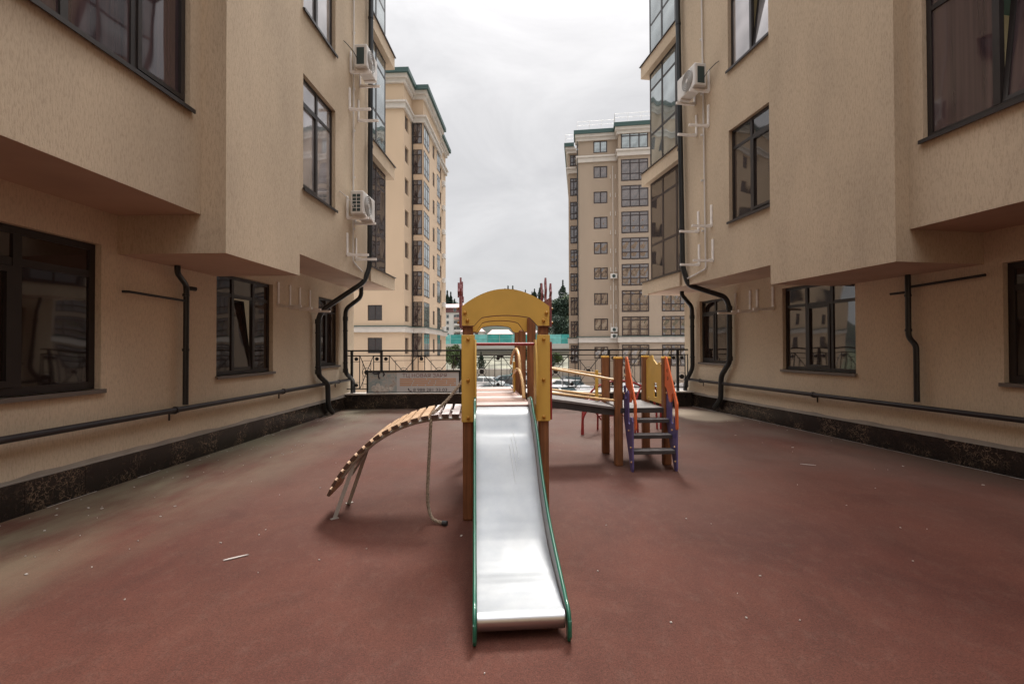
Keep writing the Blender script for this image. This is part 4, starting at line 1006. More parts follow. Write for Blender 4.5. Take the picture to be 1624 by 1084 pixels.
pipe(LS, [(1.10, 6.83, 12.1), (1.10, 6.70, 3.42), (1.0, 6.62, 3.06), (.22, 6.24, 2.42), (.12, 6.22, 2.2), (.12, 6.23, .98), (.12, 6.72, .74), (.12, 6.74, .22), (.12, 6.98, .055)], .058,
     'tall black downpipe bending under the left block to the ground', group=G1, clamps=[(1.1, 6.75, 6.2), (1.1, 6.78, 9.2), (.12, 6.22, 1.15), (.12, 6.22, 1.9)], sleeves=[(.12, 6.22, 2.15), (.12, 6.23, 1.05)])
pipe(LS, [(.45, 7.95, 3.13), (.45, 7.95, 2.86), (.13, 7.75, 2.55), (.12, 7.74, 2.3), (.12, 7.76, .95), (.12, 8.28, .70), (.12, 8.32, .10), (.16, 8.52, .03)], .055,
     'black downpipe at the far left wall corner by the banner', group=G1, clamps=[(.12, 7.75, 1.2), (.12, 7.75, 2.0)], sleeves=[(.12, 7.75, 2.3), (.12, 7.76, 1.0)])
pipe(RS, [(1.10, 6.02, 12.1), (1.10, 5.82, 3.42), (1.0, 5.76, 3.0), (.2, 5.56, 2.72), (.12, 5.52, 2.5), (.12, 5.52, 1.22), (.12, 5.86, .88), (.12, 5.88, .32), (.13, 6.12, .10)], .06,
     'tall black downpipe bending under the right block to the ground', group=G1, clamps=[(1.1, 5.9, 6.2), (1.1, 5.95, 9.2), (.12, 5.52, 1.3), (.12, 5.52, 2.0)], sleeves=[(.12, 5.52, 2.45), (.12, 5.52, 1.3)])
pipe(RS, [(.5, 6.95, 3.02), (.5, 6.95, 2.9), (.14, 7.1, 2.62), (.12, 7.12, 2.4), (.12, 7.12, 1.0), (.12, 7.48, .62), (.12, 7.52, .12), (.2, 7.62, .03)], .056,
     'black downpipe at the far right wall corner beside the railing', group=G1, clamps=[(.12, 7.12, 1.3), (.12, 7.12, 2.1)], sleeves=[(.12, 7.12, 2.35)])
pipe(LS, [(.16, 1.98, 2.66), (.16, 1.98, 2.56), (.09, 2.24, 2.43), (.09, 2.23, .80)], .036, 'thin black downpipe ending on the long pipe, left wall', group=G1, clamps=[(.09, 2.23, 1.55), (.09, 2.23, 2.3)], rad=.06)
pipe(RS, [(.09, 1.33, 2.62), (.09, 1.33, 1.70), (.09, 1.22, 1.58), (.09, 1.22, .78)], .036, 'thin black downpipe ending on the long pipe, right wall', group=G1, clamps=[(.09, 1.33, 1.80), (.09, 1.33, 2.3)], rad=.06)
G2 = 'thin black branch pipes under the soffits'
pipe(LS, [(.03, 1.27, 2.24), (.09, 1.30, 2.24), (.09, 2.20, 2.22)], .016, 'thin black horizontal pipe with round end cap, left wall', 'branch_pipe', 'pipe', G2, rad=.03, n=8, clamps=[])
pipe(LS, [(.09, 2.26, 2.40), (.12, 2.38, 2.40)], .03, 'short black pipe stub right of the thin left downpipe', 'branch_pipe', 'pipe', G2, n=8)
pipe(RS, [(.09, 1.28, 2.42), (.09, .34, 2.45)], .018, 'thin black horizontal pipe towards the near right window', 'branch_pipe', 'pipe', G2, n=8)
pipe(RS, [(.09, 1.60, 2.35), (.09, 1.37, 2.35)], .018, 'short black pipe stub left of the thin right downpipe', 'branch_pipe', 'pipe', G2, n=8)
def long_pipe(sd_, z, s_end, label, cl):
    p0 = Vector(sd_.pt(.10, 0, z)); o = empty('heating_pipe', p0, 0, label, 'pipe', 'long pipes low on the courtyard walls')
    mb = MB(); q0 = Vector(sd_.pt(.10, -6, z)) - p0; q1 = Vector(sd_.pt(.10, s_end, z)) - p0
    mb.tube([q0, q1], .036, 12); mb.build('pipe', 'pipe_worn', o)
    for s_ in cl:
        c = Vector(sd_.pt(.10, s_, z)) - p0; d = (q1 - q0).normalized()
        mb = MB(); mb.tube([c - d * .02, c + d * .02], .048, 12); mb.build('clamp', 'pipe_worn', o)
        mb = MB(); w1 = Vector(sd_.pt(.003, s_, z)) - p0; mb.bar(c + Vector((0, 0, -.045)), w1 + Vector((0, 0, -.045)), .03, .02); mb.bar(w1 + Vector((0, 0, -.14)), w1 + Vector((0, 0, -.02)), .03, .012); mb.build('bracket', 'pipe_worn', o)
long_pipe(LS, .755, 8.1, 'long dark pipe running low along the left wall', (-.9, 2.04, 4.8, 7.4))
long_pipe(RS, .705, 7.55, 'long dark pipe running low along the right wall', (-1.5, 3.1, 6.8))

# white conduits
G3 = 'white conduits down the courtyard walls'
def conduit(sd_, pts, label): return pipe(sd_, pts, .018, label, 'conduit', 'conduit', G3, 'white_plastic', clamps=[(1.03, pts[0][1], z) for z in (4.1, 5.2, 6.2, 7.1, 8.3, 9.6)], rad=.04, n=8)
conduit(LS, [(1.03, 5.93, 12.1), (1.03, 5.87, 3.40), (1.03, 6.42, 3.27)], 'white conduit down the left wall, bending to the black downpipe')
conduit(RS, [(1.03, 5.10, 12.1), (1.03, 4.98, 3.25), (1.03, 5.86, 3.13)], 'white conduit down the right wall, bending to the black downpipe')
# brackets: two L arms on the wall (one thing each pair)
def bracket_pair(sd_, off, s0, s1, z, label, group='white air conditioner brackets on the walls', h=.46, arm=.46, rail=True):
    p0 = Vector(sd_.pt(off, s0, z)); o = empty('wall_bracket', p0, 0, label, 'bracket', group)
    for s_ in (s0, s1):
        a = Vector(sd_.pt(off + .012, s_, z)) - p0; b_ = Vector(sd_.pt(off + arm, s_, z)) - p0
        mb = MB(); mb.bar(a, a + Vector((0, 0, h)), .055, .028, up=(b_ - a).normalized()); mb.build('upright', 'white_paint', o)
        mb = MB(); mb.bar(a, b_, .045, .045); mb.bar(a + Vector((0, 0, .03)), a + (b_ - a) * .22 + Vector((0, 0, .01)), .02, .05); mb.build('arm', 'white_paint', o)
    return o
for (sd_, s0, s1, z, lb) in ((LS, 5.60, 6.09, 3.48, 'empty white bracket lowest on the left upper wall'), (LS, 5.72, 6.23, 6.55, 'empty white bracket midway up the left wall'),
        (RS, 4.74, 5.27, 3.38, 'empty white bracket lowest on the right upper wall'), (RS, 4.78, 5.29, 4.12, 'empty white bracket second from below on the right wall'),
        (RS, 4.87, 5.34, 6.29, 'empty white bracket below the right air conditioner'), (LS, 5.60, 6.05, 4.24, 'white bracket carrying the lower left air conditioner'),
        (LS, 5.78, 6.33, 7.36, 'white bracket carrying the upper left air conditioner'), (RS, 4.84, 5.40, 7.02, 'white bracket carrying the right air conditioner')):
    bracket_pair(sd_, 1.0, s0, s1, z, lb)
GB = 'white brackets under the soffits'
bracket_pair(LS, 0.0, 4.76, 5.2, 2.36, 'left hand white bracket under the left soffit', GB)
bracket_pair(LS, 0.0, 5.6, 6.05, 2.36, 'right hand white bracket under the left soffit', GB)
bracket_pair(RS, 0.0, 4.22, 4.70, 2.33, 'right hand white bracket under the right soffit', GB)
bracket_pair(RS, 0.0, 4.93, 5.44, 2.33, 'left hand white bracket under the right soffit', GB)
def aircon(sd_, o0, s0, s1, z, label, grille=False):
    c = Vector(sd_.pt(o0, (s0 + s1) / 2, z)); o = empty('air_conditioner', c, -sd_.a, label, 'air conditioner', 'air conditioners on the courtyard walls')
    sg = sd_.sg; L = (s1 - s0) / 2 * .93; D = .27; H = .49
    mb = MB(); mb.box(0, sg * D, -L, L, .02, H, .018); mb.build('casing', 'ac_white', o)
    x = sg * D
    mb = MB(); mb.tube([(x + sg * .001, -L * .2, H * .52), (x + sg * .012, -L * .2, H * .52)], .215, 24); mb.build('fan_grille', 'ac_grey', o)
    for k in range(5):
        rr_ = .05 + k * .04; mb = MB(); mb.tube([(x + sg * .016, -L * .2 + rr_ * cos(2 * pi * i / 24), H * .52 + rr_ * sin(2 * pi * i / 24)) for i in range(25)], .0035, 4, cap=False); mb.build('grille_ring', 'ac_white', o)
    mb = MB(); mb.tube([(x + sg * .014, -L * .2, H * .52), (x + sg * .022, -L * .2, H * .52)], .035, 12); mb.build('hub', 'ac_white', o)
    # side louvre panel towards the viewer
    mb = MB(); mb.box(sg * .05, sg * (D - .06), -L - .004, -L - .0005, .07, H - .07); mb.build('side_panel', 'ac_dark', o)
    if grille:
        for k in range(1, 5): mb = MB(); z_ = .07 + (H - .14) * k / 5; mb.box(sg * .05, sg * (D - .06), -L - .010, -L - .0045, z_ - .006, z_ + .006); mb.build('louvre', 'ac_white', o)
        mb = MB(); mb.box(sg * (D / 2 - .008), sg * (D / 2 + .004), -L - .011, -L - .005, .07, H - .07); mb.build('louvre', 'ac_white', o)
    mb = MB(); pts_ = [(sg * .08, -L - .01, .16), (sg * .02, -L - .10, .28), (sg * -.08, -L - .2, .38), (sg * -.12, -L - .26, .40)]
    mb.tube(smoothpath(pts_, .06), .008, 6); mb.build('hose', 'white_plastic' if grille else 'rubber_cable', o)
    for s_ in (-L * .62, L * .62):
        mb = MB(); mb.box(sg * .02, sg * (D + .02), s_ - .02, s_ + .02, 0, .02); mb.build('foot', 'white_paint', o)
aircon(LS, 1.13, 5.42, 6.20, 4.27, 'white air conditioner with side louvres, lower one on the left wall', True)
aircon(LS, 1.13, 5.64, 6.36, 7.40, 'white air conditioner with dark side, upper one on the left wall')
aircon(RS, 1.13, 4.70, 5.50, 7.06, 'white air conditioner high on the right wall')

# ------------------------------------------------------------------ play tower (frame rotated a little to the left)
PT = (-.055, 4.42, 0); PR = .077
G = 'playground equipment'
tw = empty('play_tower', PT, PR, 'yellow arched play tower on brown wooden posts above the slide', 'play tower')
def post(parent, x, y, h, m='post_wood', w_=.092, cap='orange_cap'):
    mb = MB(); mb.box(-w_ / 2, w_ / 2, -w_ / 2, w_ / 2, 0, h, .014); o = mb.build('post', m, parent, (x, y, 0))
    if cap:
        c_ = MB(); c_.box(-w_ / 2 - .003, w_ / 2 + .003, -w_ / 2 - .003, w_ / 2 + .003, h - .03, h + .012, .018); c_.build('cap', cap, o)
    return o
for (x, y, h) in ((-.35, .06, 1.9), (.35, .06, 1.9), (-.35, .95, 1.9), (.345, .95, 1.9), (-.35, 2.05, 1.8), (.35, 2.05, 1.8), (-.35, 2.72, 1.8), (.35, 2.72, 1.8)):
    post(tw, x, y, h, cap=None)
def arch(parent, y, zt, zb, ze, half, m='yellow_paint', th=.018, rise=.16):
    n = 22; outer = []; inner = []
    for i in range(n + 1):
        f_ = -1 + 2 * i / n
        outer.append((f_ * half, zt - rise * (abs(f_) ** 2.0)))
        g = f_ * (half); ai = abs(g); hi = half - .118
        if ai < hi: z = zb - .035 * (ai / hi) ** 2 - (max(0, ai - hi + .07) / .07) ** 2 * .075
        else: z = ze
        inner.append((g if ai < hi or True else g, z))
    tr = [(a, z - .0001) for a, z in inner]; tb = [(a, z - .007) for a, z in inner]
    mb = MB(); mb.strip(outer, inner, (0, y, 0), (1, 0, 0), (0, 0, 1), (0, 1, 0), th, 1); o_ = mb.build('arch_panel', [m, 'post_red'], parent)
    mb = MB(); mb.strip(tr, tb, (0, y - .002, 0), (1, 0, 0), (0, 0, 1), (0, 1, 0), th + .004); mb.build('arch_dark_line', 'post_red', parent); return o_  # thin dark red strip added to draw a dark line under the arch
a1 = arch(tw, -.008, 2.105, 1.865, 1.768, .40)
arch(tw, .99, 2.0, 1.872, 1.745, .37, rise=.08, th=.022); arch(tw, 2.10, 2.0, 1.865, 1.77, .36, rise=.08, th=.022)
for x in (-.36, -.385, .36, .385): pass
def bolts(parent, lst, y=-.010, r_=.016, m='yellow_bolt'):
    for x, z in lst:
        mb = MB(); mb.tube([(0, 0, 0), (0, -.010, 0)], r_, 10); mb.ball((0, -.010, 0), r_, 10, 6, (1, .7, 1)); mb.build('bolt', m, parent, (x, y, z))
for sgn in (-1, 1):
    x0, x1 = (.285, .405) if sgn > 0 else (-.405, -.285)
    mb = MB(); mb.box(x0, x1, -.008, .010, .895, 1.685, .004); mb.build('side_board', 'yellow_paint', tw)
    xm = (x0 + x1) / 2
    bolts(tw, [(xm, 1.645), (xm, 1.275), (xm, .935)])
bolts(tw, [(-.372, 1.885), (-.35, 1.815), (.372, 1.885), (.345, 1.815)])
# curved grab boards inside
for sgn in (-1, 1):
    x = -.285 if sgn < 0 else .262
    n = 14; outer = []; inner = []
    for i in range(n + 1):
        t_ = i / n; z = .86 + t_ * .78; outer.append((-.03 - .10 * sin(pi * min(1, t_ * 1.02)) ** .8 , z)); inner.append((.06 + .0 * t_, z))
    mb = MB(); mb.strip(outer, inner, (x, 0, 0), (0, 1, 0), (0, 0, 1), (1, 0, 0), .016); mb.build('grab_board', 'yellow_paint', tw)
mb = MB(); mb.tube([(-.285, .02, 1.60), (.262, .02, 1.60)], .014, 10); mb.build('grab_bar', 'red_paint', tw)
# deck planks
yv = .02
for k in range(7):
    mb = MB(); mb.box(-.295, .232 if k < 3 else .19, yv + .006, yv + .262, 1.015, 1.045, .004); mb.build('deck_plank', 'plank_pale' if k % 2 == 0 else 'plank', tw); yv += .29
mb = MB(); mb.box(-.295, .232, .0, .02, .985, 1.04); mb.build('deck_edge', 'post_red', tw)
for x in (-.31, .215):
    mb = MB(); mb.box(x, x + .03, .03, 2.1, .955, 1.013); mb.build('deck_beam', 'post_red', tw)
# red side boards and flame like finger tips
for sgn in (-1, 1):
    x = .4075 if sgn > 0 else -.4255
    mb = MB(); mb.box(x, x + .018, .01, .62, 1.76, 2.03, .003); mb.build('finger_board', 'dusty_red', tw)
    mb = MB(); mb.box(x, x + .018, .01, .20, .905, 1.62, .003)
    if sgn > 0: mb.build('red_board', 'red_paint', tw)
    for (yc, ht, wd, xf) in (((.05, 2.165, .05, .004), (.31, 2.255, .055, -.004), (.57, 2.235, .05, -.006)) if sgn > 0 else ((.04, 2.165, .05, -.014), (.27, 2.245, .05, -.002), (.42, 2.225, .045, .008), (.55, 2.09, .04, .013))):
        n = 8; pl = []
        for i in range(n + 1): pl.append((yc - wd / 2 + .012 * sin(i), 2.03 + (ht - .05 - 2.03) * i / n))
        pl.append((yc, ht))
        for i in range(n, -1, -1): pl.append((yc + wd / 2 + .012 * sin(i), 2.03 + (ht - .05 - 2.03) * i / n))
        mb = MB(); mb.prism(pl, (x + xf, 0, 0), (0, 1, 0), (0, 0, 1), (1, 0, 0), .018); mb.build('finger', 'dusty_red', tw)
    for z in (1.80, 1.93): mb = MB(); mb.tube([(x + (.018 if sgn > 0 else 0), .08, z), (x + sgn * .02 + (.018 if sgn > 0 else 0), .08, z)], .013, 8); mb.build('bolt', 'yellow_bolt', tw)
# yellow hoops on the right side of the slatted walk
for (y0, y1, z0, z1, zt) in ((.42, 1.35, 1.06, 1.22, 1.335), (.80, 1.75, 1.30, 1.36, 1.555)):
    pts_ = []
    for i in range(15):
        t_ = i / 14; y = y0 + (y1 - y0) * (t_ ** 1.1); z = z0 * (1 - t_) + z1 * t_ + (zt - (z0 + z1) / 2) * sin(pi * (t_ ** .75)) ** .7
        pts_.append((.205 - .03 * t_, y, z))
    mb = MB(); mb.tube(pts_, .017, 8); mb.build('hoop', 'cream_tube', tw)
mb = MB(); mb.box(.17, .19, 1.25, 1.40, 1.03, 1.40, .004); mb.build('hoop_board', 'yellow_paint', tw)
mb = MB(); mb.box(.36, .40, 2.76, 2.80, .9, 1.6, .004); mb.build('back_board', 'yellow_paint', tw)

# ------------------------------------------------------------------ slide
sl = empty('slide', (PT[0], PT[1], 0), PR, 'stainless steel slide with green rails running towards the viewer', 'slide')
cx_ = -.035
prof = [(.06, 1.035), (-.08, 1.022), (-.17, .985), (-.24, .925), (-.32, .855), (-.45, .775), (-.60, .640), (-.75, .495), (-.90, .385), (-1.05, .300), (-1.2, .240), (-1.38, .195), (-1.55, .165), (-1.70, .148), (-1.78, .140)]
def cr(P, k=4):
    o = []
    for i in range(len(P) - 1):
        p0 = P[max(0, i - 1)]; p1 = P[i]; p2 = P[i + 1]; p3 = P[min(len(P) - 1, i + 2)]
        for j in range(k):
            t_ = j / k; o.append(tuple(.5 * (2 * p1[q] + (p2[q] - p0[q]) * t_ + (2 * p0[q] - 5 * p1[q] + 4 * p2[q] - p3[q]) * t_ ** 2 + (3 * p1[q] - p0[q] - 3 * p2[q] + p3[q]) * t_ ** 3) for q in (0, 1)))
    o.append(P[-1]); return o
pf = cr(prof, 4); n = len(pf); HW = .235
SX0, SX1 = cx_ - HW - .005, cx_ + HW
vs = []; nxs = 6
full = pf
for (y, z) in full:
    for i in range(nxs + 1): vs.append((SX0 + (SX1 - SX0) * i / nxs, y, z))
mb = MB(); mb.add(vs, [(j * (nxs + 1) + i, j * (nxs + 1) + i + 1, (j + 1) * (nxs + 1) + i + 1, (j + 1) * (nxs + 1) + i) for j in range(len(full) - 1) for i in range(nxs)], True)
mb.build('chute', 'slide_steel', sl)
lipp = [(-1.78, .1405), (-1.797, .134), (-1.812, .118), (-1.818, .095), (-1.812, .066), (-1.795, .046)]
mb = MB(); mb.add([(xx, y, z) for (y, z) in lipp for xx in (SX0, SX1)], [(2 * j, 2 * j + 1, 2 * j + 3, 2 * j + 2) for j in range(len(lipp) - 1)], True); mb.build('lip', 'chute_steel_mirror', sl)
def railz(y):
    t_ = min(1, max(0, -y / 1.8)); return .035 + (.155 * sin(pi * min(1, (t_ + .04) * .95)) ** .8 if t_ < .9 else 0) 
rl = []
for (y, z) in pf:
    t_ = min(1, max(0, -y / 1.78)); h = .03 + .17 * math.sin(pi * min(1, max(0.0, (t_ + .02)) ** .85)) ** .75 * (1 - .25 * t_)
    rl.append((y - .02, z + h))
rl += [(-1.83, .155), (-1.862, .11), (-1.862, .05), (-1.84, .012)]
for sgn in (-1, 1):
    x = SX0 - .004 if sgn < 0 else SX1 + .004
    flare = lambda i: sgn * .004 * (i / n)
    mb = MB(); vs = []
    for i in range(n): vs += [(x, pf[i][0], pf[i][1] - .03), (x + flare(i), rl[i][0], rl[i][1])]
    vs2 = [(a + sgn * .004, b, c) for a, b, c in vs]; k = len(vs)
    mb.add(vs + vs2, [(2 * i, 2 * i + 2, 2 * i + 3, 2 * i + 1) for i in range(n - 1)] + [(k + 2 * i, k + 2 * i + 1, k + 2 * i + 3, k + 2 * i + 2) for i in range(n - 1)], True)
    mb.build('side_wall', 'steel_dull', sl)
    mb = MB(); mb.tube([(x + sgn * .006 + flare(min(i, n)), y, z) for i, (y, z) in enumerate(rl)], .0115, 8); mb.build('side_rail', 'green_paint', sl)
    # green end plate standing on the ground
    pl = [(-1.66, .20), (-1.80, .16), (-1.868, .12), (-1.872, .04), (-1.84, .0), (-1.79, .0), (-1.76, .10), (-1.66, .14)]
    mb = MB(); mb.prism(pl, (x + sgn * .005, 0, 0), (0, 1, 0), (0, 0, 1), (sgn, 0, 0), .014); mb.build('end_plate', 'green_paint', sl)
mb = MB(); mb.box(SX0 + .005, SX1 - .005, -1.62, -1.58, 0, .12); mb.build('foot', 'tread_dark', sl)
for i, (y, z) in enumerate(((-.32, .80), (-.32, .92))):
    mb = MB(); mb.box(SX0 + .01, SX1 - .01, y - .012, y + .012, z - .12, z - .085); mb.build('cross_bar', 'steel_dull', sl)
for k in range(3):
    mb = MB(); a = (cx_ + .045 + k * .012, -.62 - k * .02 + .02); i0 = 24 + k
    pts_ = []
    for i in range(14, 22):
        y, z = pf[i + 6 - k * 2]; pts_.append((cx_ + .03 + k * .02 + (i - 14) * .004, y, z + .0016))
    mb.tube(pts_, .0012, 4); mb.build('scratch', 'steel_dull', sl)

# ------------------------------------------------------------------ curved slatted climber
cl = empty('slatted_climber', PT, PR, 'curved climbing ramp of wooden slats left of the play tower', 'climber')
# path in (x, z): from the tower out to the left and down
cpath = [(-.42, .925), (-.62, .925), (-.80, .905), (-.97, .862), (-1.12, .80), (-1.26, .72), (-1.38, .625), (-1.49, .52), (-1.58, .41), (-1.66, .29), (-1.72, .16)]
cpath = [(-.42 + (x + .42) * .93, z) for x, z in cpath]
cc = cr(cpath, 8)
acc = [0]
for i in range(1, len(cc)): acc.append(acc[-1] + math.dist(cc[i], cc[i - 1]))
def at_len(l):
    for i in range(1, len(acc)):
        if acc[i] >= l: f_ = (l - acc[i - 1]) / (acc[i] - acc[i - 1]); return (cc[i - 1][0] + (cc[i][0] - cc[i - 1][0]) * f_, cc[i - 1][1] + (cc[i][1] - cc[i - 1][1]) * f_), math.atan2(cc[i][1] - cc[i - 1][1], cc[i][0] - cc[i - 1][0])
    return cc[-1], math.atan2(cc[-1][1] - cc[-2][1], cc[-1][0] - cc[-2][0])
NS = 16; l = .045
for k in range(NS):
    (x, z), an = at_len(l)
    yn = .10 if k < 9 else .10 + (k - 8) * .004; yf = .90 - max(0, k - 3) * .028
    mb = MB(); mb.box(-.034, .034, yn, yf, -.0, .030, .004); mb.cur = 1; mb.box(-.032, .032, yn - .004, yn - .0005, .002, .028)
    o = mb.build('slat', ['slat_pale' if k < 3 else 'slat_orange', 'slat_end'], cl, (x, 0, z)); o.rotation_euler = (0, -(an - pi), 0)
    l += .0935
for yy in (.17, .68):
    pts_ = [(x, yy + (0 if yy < .5 else -.12 * min(1, acc[i] / 1.2)), z - .022) for i, (x, z) in enumerate(cc)]
    pts_ = pts_[:66]
    mb = MB(); mb.tube(pts_, .016, 8); mb.build('curved_tube', 'grey_metal', cl)
for (yy, x0, z0, x1) in ((.17, -1.39, .53, -1.575), (.62, -1.37, .56, -1.555)):
    mb = MB(); mb.bar((x0, yy, z0), (x1, yy - (.0 if yy < .4 else .03), 0.0), .035, .008, up=(0, 1, 0)); mb.bar((x1 - .03, yy - .02, .003), (x1 + .03, yy + .02, .003), .03, .006); mb.build('leg', 'grey_metal', cl)
mb = MB(); mb.tube([(-1.42, .17, .40), (-1.39, .60, .50)], .012, 6); mb.build('cross_bar', 'grey_metal', cl)

# ------------------------------------------------------------------ climbing rope
def ropeobj():
    P = [(-.455, 5.05, 1.31), (-.52, 4.90, 1.21), (-.62, 4.72, 1.07), (-.71, 4.58, .978), (-.742, 4.50, .965), (-.752, 4.475, .90), (-.757, 4.46, .72), (-.765, 4.43, .50), (-.770, 4.40, .30), (-.765, 4.38, .16), (-.74, 4.36, .07), (-.70, 4.33, .03), (-.63, 4.30, .022), (-.59, 4.285, .022)]
    q = smoothpath(P, .06, 4); o = empty('climbing_rope', P[-1], 0, 'thick grey rope draped over the slatted climber down to the ground', 'rope')
    # resample
    L = [0]
    for i in range(1, len(q)): L.append(L[-1] + (q[i] - q[i - 1]).length)
    N = 150; pts_ = []
    j = 0
    for i in range(N + 1):
        l_ = L[-1] * i / N
        while j < len(L) - 2 and L[j + 1] < l_: j += 1
        f_ = (l_ - L[j]) / max(1e-6, L[j + 1] - L[j]); pts_.append(q[j].lerp(q[j + 1], f_) - Vector(P[-1]))
    for s_ in range(3):
        st = []
        for i, p in enumerate(pts_):
            d = (pts_[min(N, i + 1)] - pts_[max(0, i - 1)]).normalized(); a = d.cross(Vector((.3, 1, .1))).normalized(); b_ = d.cross(a)
            th = i * .62 + s_ * 2 * pi / 3; st.append(p + (a * cos(th) + b_ * sin(th)) * .0085)
        mb = MB(); mb.tube(st, .0085, 6); mb.build('strand', 'rope', o)
    mb = MB(); mb.tube([Vector((-.03, .01, 0)), Vector((.012, -.004, 0))], .022, 10); mb.build('end_cap', 'rubber_cable', o)
ropeobj()

# ------------------------------------------------------------------ sloping bridge to the stair platform
br = empty('sloping_bridge', (.30, 6.37, 0), PR, 'sloping grey footbridge with yellow handrails right of the play tower', 'footbridge')
zL, zR, BL = .925, .775, 1.06
mb = MB(); th = .03
mb.add([(0, 0, zL), (BL, -.02, zR), (BL, .64, zR), (0, .66, zL), (0, 0, zL - th), (BL, -.02, zR - th), (BL, .64, zR - th), (0, .66, zL - th)],
       [(0, 1, 2, 3), (7, 6, 5, 4), (0, 4, 5, 1), (1, 5, 6, 2), (2, 6, 7, 3), (3, 7, 4, 0)]); mb.build('deck_board', 'tread_top', br)
for yy in (.02, .60):
    mb = MB(); mb.bar((0, yy, zL - .075), (BL, yy, zR - .075), .035, .085); mb.build('beam', 'tread_dark', br)
for yy in (-.01, .65):
    mb = MB(); mb.tube([(-.03, yy, zL + .075), (BL, yy, zR + .085)], .017, 8); mb.build('handrail', 'cream_tube', br)
mb = MB(); mb.tube([(-.03, .65, zL + .40), (BL, .0, zR + .36)], .017, 8); mb.build('handrail', 'cream_tube', br)
mb = MB(); mb.tube([(-.03, .655, zL + .40), (BL, .655, zR + .40)], .012, 8); mb.build('handrail', 'cream_tube', br)
mb = MB(); mb.box(BL - .10, BL - .055, .60, .625, zR + .02, zR + .46, .004); mb.build('upright', 'yellow_paint', br)

# ------------------------------------------------------------------ stair platform
st = empty('stair_platform', (1.37, 6.40, 0), .06, 'small play platform with purple and orange stairs right of the slide', 'play platform')
for (x, y) in ((.045, .05), (.70, .05), (.065, .80), (.70, .88)): post(st, x, y, 1.43, w_=.105)
mb = MB(); mb.box(.055, .645, .0, .93, .735, .765, .004); mb.build('platform_board', 'tread_top', st)
mb = MB(); mb.box(.06, .64, -.012, .0, .70, .764); mb.build('platform_edge', 'tread_dark', st)
for (y, z) in ((-.10, .60), (-.205, .415), (-.30, .235)):
    mb = MB(); mb.box(.135, .675, y - .0, y + .16, z, z + .028, .004); mb.cur = 1; mb.box(.136, .674, y - .012, y - .0005, z - .018, z + .024); mb.build('tread', ['tread_top', 'tread_dark'], st)
def arc(cx, cy, r_, a0, a1, n=5): return [(cx + r_ * cos(radians(a0 + (a1 - a0) * i / n)), cy + r_ * sin(radians(a0 + (a1 - a0) * i / n))) for i in range(n + 1)]
for (x, sgn) in ((.115, -1), (.68, 1)):
    # (depth w positive towards the viewer, z)
    pur = [(.26, 0), (-.03, .62), (-.03, 1.06)] + [(.02, 1.06), (.03, .98)] + arc(.065, .93, .035, 180, 360) + [(.10, 1.00)] + [(.14, 1.01), (.165, .97), (.165, .66)] + arc(.205, .62, .04, 180, 330) + [(.25, .68), (.30, .68), (.335, .63), (.335, .04), (.32, 0)]
    mb = MB(); mb.prism(pur, (x, 0, 0), (0, -1, 0), (0, 0, 1), (1, 0, 0), .018); mb.build('stringer', 'purple_paint', st)
    org = [(-.02, 1.44), (.035, 1.44), (.06, 1.42), (.405, .86), (.405, .60)] + arc(.375, .56, .03, 0, -180) + [(.345, .60), (.335, .83), (.27, .99), (.24, .96), (.22, .92)] + arc(.175, .90, .045, 0, -180) + [(.10, .96), (.06, 1.02), (-.02, 1.06)]
    xo = x + (.019 if sgn < 0 else -.019)
    mb = MB(); mb.prism(org, (xo, 0, 0), (0, -1, 0), (0, 0, 1), (1, 0, 0), .018); mb.build('handrail_board', 'orange_paint', st)
    mb = MB(); mb.prism(arc(.10, 1.26, .028, 90, 270, 6) + arc(.10, 1.16, .028, 270, 450, 6), (x - .0195 if sgn < 0 else xo - .0005, 0, 0), (0, -1, 0), (0, 0, 1), (1, 0, 0), -.001); mb.build('slot', 'post_red', st)
    for (w_, z) in ((.02, .96), (.20, .50), (.28, .30), (.30, .12), (.05, 1.20)):
        mb = MB(); xx = x - .004 if sgn > 0 else x - .004; mb.ball((0, 0, 0), .012, 8, 6); mb.build('bolt', 'cream_tube', st, (xx, -w_, z))
    mb = MB(); mb.box(x, x + .018, -.333, -.33, 0, .001); 
# yellow wavy side board on the right, with cut outs
outer = []; inner = []
for i in range(15):
    t_ = i / 14; y = .11 + t_ * .70; outer.append((y, 1.40 - .05 * sin(t_ * pi * 2.2) - (.05 if .3 < t_ < .6 else 0))); inner.append((y, 1.06))
mb = MB(); mb.strip(outer, inner, (.69, 0, 0), (0, 1, 0), (0, 0, 1), (1, 0, 0), .018)
mb.box(.69, .708, .11, .38, .79, 1.06); mb.box(.69, .708, .50, .81, .79, 1.06); mb.box(.69, .708, .38, .50, .79, .86)
mb.build('side_board', 'yellow_paint', st)
for (y, z) in ((.2, .83), (.2, 1.33), (.7, .83)):
    mb = MB(); mb.ball((0, 0, 0), .013, 8, 6); mb.build('bolt', 'cream_tube', st, (.688, y, z))
mb = MB(); mb.box(.70, .712, .10, .14, .78, 1.45); mb.build('edge_strip', 'orange_cap', st)

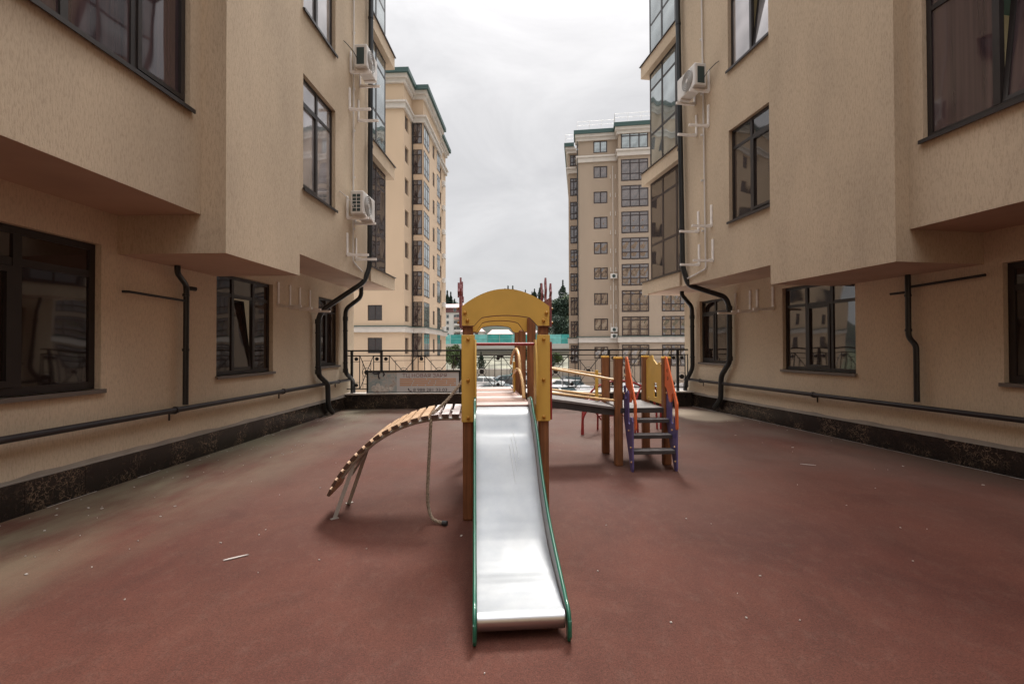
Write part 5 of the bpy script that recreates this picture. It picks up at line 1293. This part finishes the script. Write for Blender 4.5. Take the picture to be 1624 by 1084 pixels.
# ------------------------------------------------------------------ red arched climbing frame behind
rc = empty('red_climbing_frame', (1.25, 8.7, 0), .05, 'red tubular climbing frame with arches behind the stair platform', 'climbing frame')
def rarc(x0, x1, y, zt, y2=None, n=16):
    y2 = y if y2 is None else y2
    return [(x0 + (x1 - x0) * (1 - cos(pi * i / n)) / 2, y + (y2 - y) * i / n, zt * sin(pi * i / n) ** .6) for i in range(n + 1)]
for (x0, x1, y, zt, y2) in ((0.0, 1.05, 0, .60, .1), (.10, 1.55, .5, .93, .5), (.02, .40, .0, .60, .5), (1.0, 1.62, .1, .88, .5)):
    mb = MB(); mb.tube(rarc(x0, x1, y, zt, y2), .019, 8); mb.build('arch_tube', 'red_paint', rc)
for (z, x0, x1) in ((.30, .35, .95), (.42, .4, 1.0), (.55, .45, .85)):
    mb = MB(); mb.tube([(x0, .25, z), (x1, .28, z)], .014, 8); mb.build('rung', 'red_paint', rc)
for (p, q) in (((.10, .0, .60), (.42, .3, .22)), ((.98, .2, .86), (.86, .2, .30)), ((.30, .3, .86), (.42, .3, .40))):
    mb = MB(); mb.tube([p, q], .014, 8); mb.build('brace', 'red_paint', rc)

# ------------------------------------------------------------------ litter and crumbs
rnd = random.Random(11); mb = MB()
spots = [(rnd.uniform(-4.2, 5.5), rnd.uniform(1.5, 11.5)) for _ in range(90)] + [(rnd.uniform(-3.6, 3.6), rnd.uniform(1.7, 4.5)) for _ in range(16)] + [(LS.pt(.1 + rnd.random() ** 2 * 1.1, rnd.uniform(-1.5, 8), 0)[:2]) for _ in range(90)]
for (x, y) in spots:
    if abs(x + .05) < .3 and 2.4 < y < 4.6: continue
    s_ = .002 + rnd.random() ** 4 * .006; a = rnd.random() * 3.14; l_ = s_ * (1 + rnd.random() * 1.6)
    mb.obox((x, y, .0045), (cos(a) * l_, sin(a) * l_, 0), (-sin(a) * s_, cos(a) * s_, 0), (0, 0, .0028))
tag(mb.build('litter_crumbs', 'chip'), 'small pale chips and crumbs strewn over the red rubber ground', 'litter', kind='stuff')
for (x, y, l_, w_, a, lb) in ((-2.07, 3.64, .085, .010, .65, 'long white splinter on the red ground front left'), (3.92, 6.43, .09, .006, -.45, 'thin pale splinter on the ground right'), (-3.24, 2.72, .03, .006, .25, 'tiny pale sliver on the ground far left')):
    mb = MB(); L_ = l_; poly = [(-L_, -w_ * .7), (-L_ * .3, -w_), (L_ * .8, -w_ * .6), (L_, 0), (L_ * .7, w_ * .7), (-L_ * .4, w_), (-L_ * .95, w_ * .5)]
    mb.prism(poly, (0, 0, .003), (1, 0, 0), (0, 1, 0), (0, 0, 1), .006); tag(mb.build('splinter', 'chip', None, (x, y, 0), a), lb, 'splinter', 'splinters on the ground')
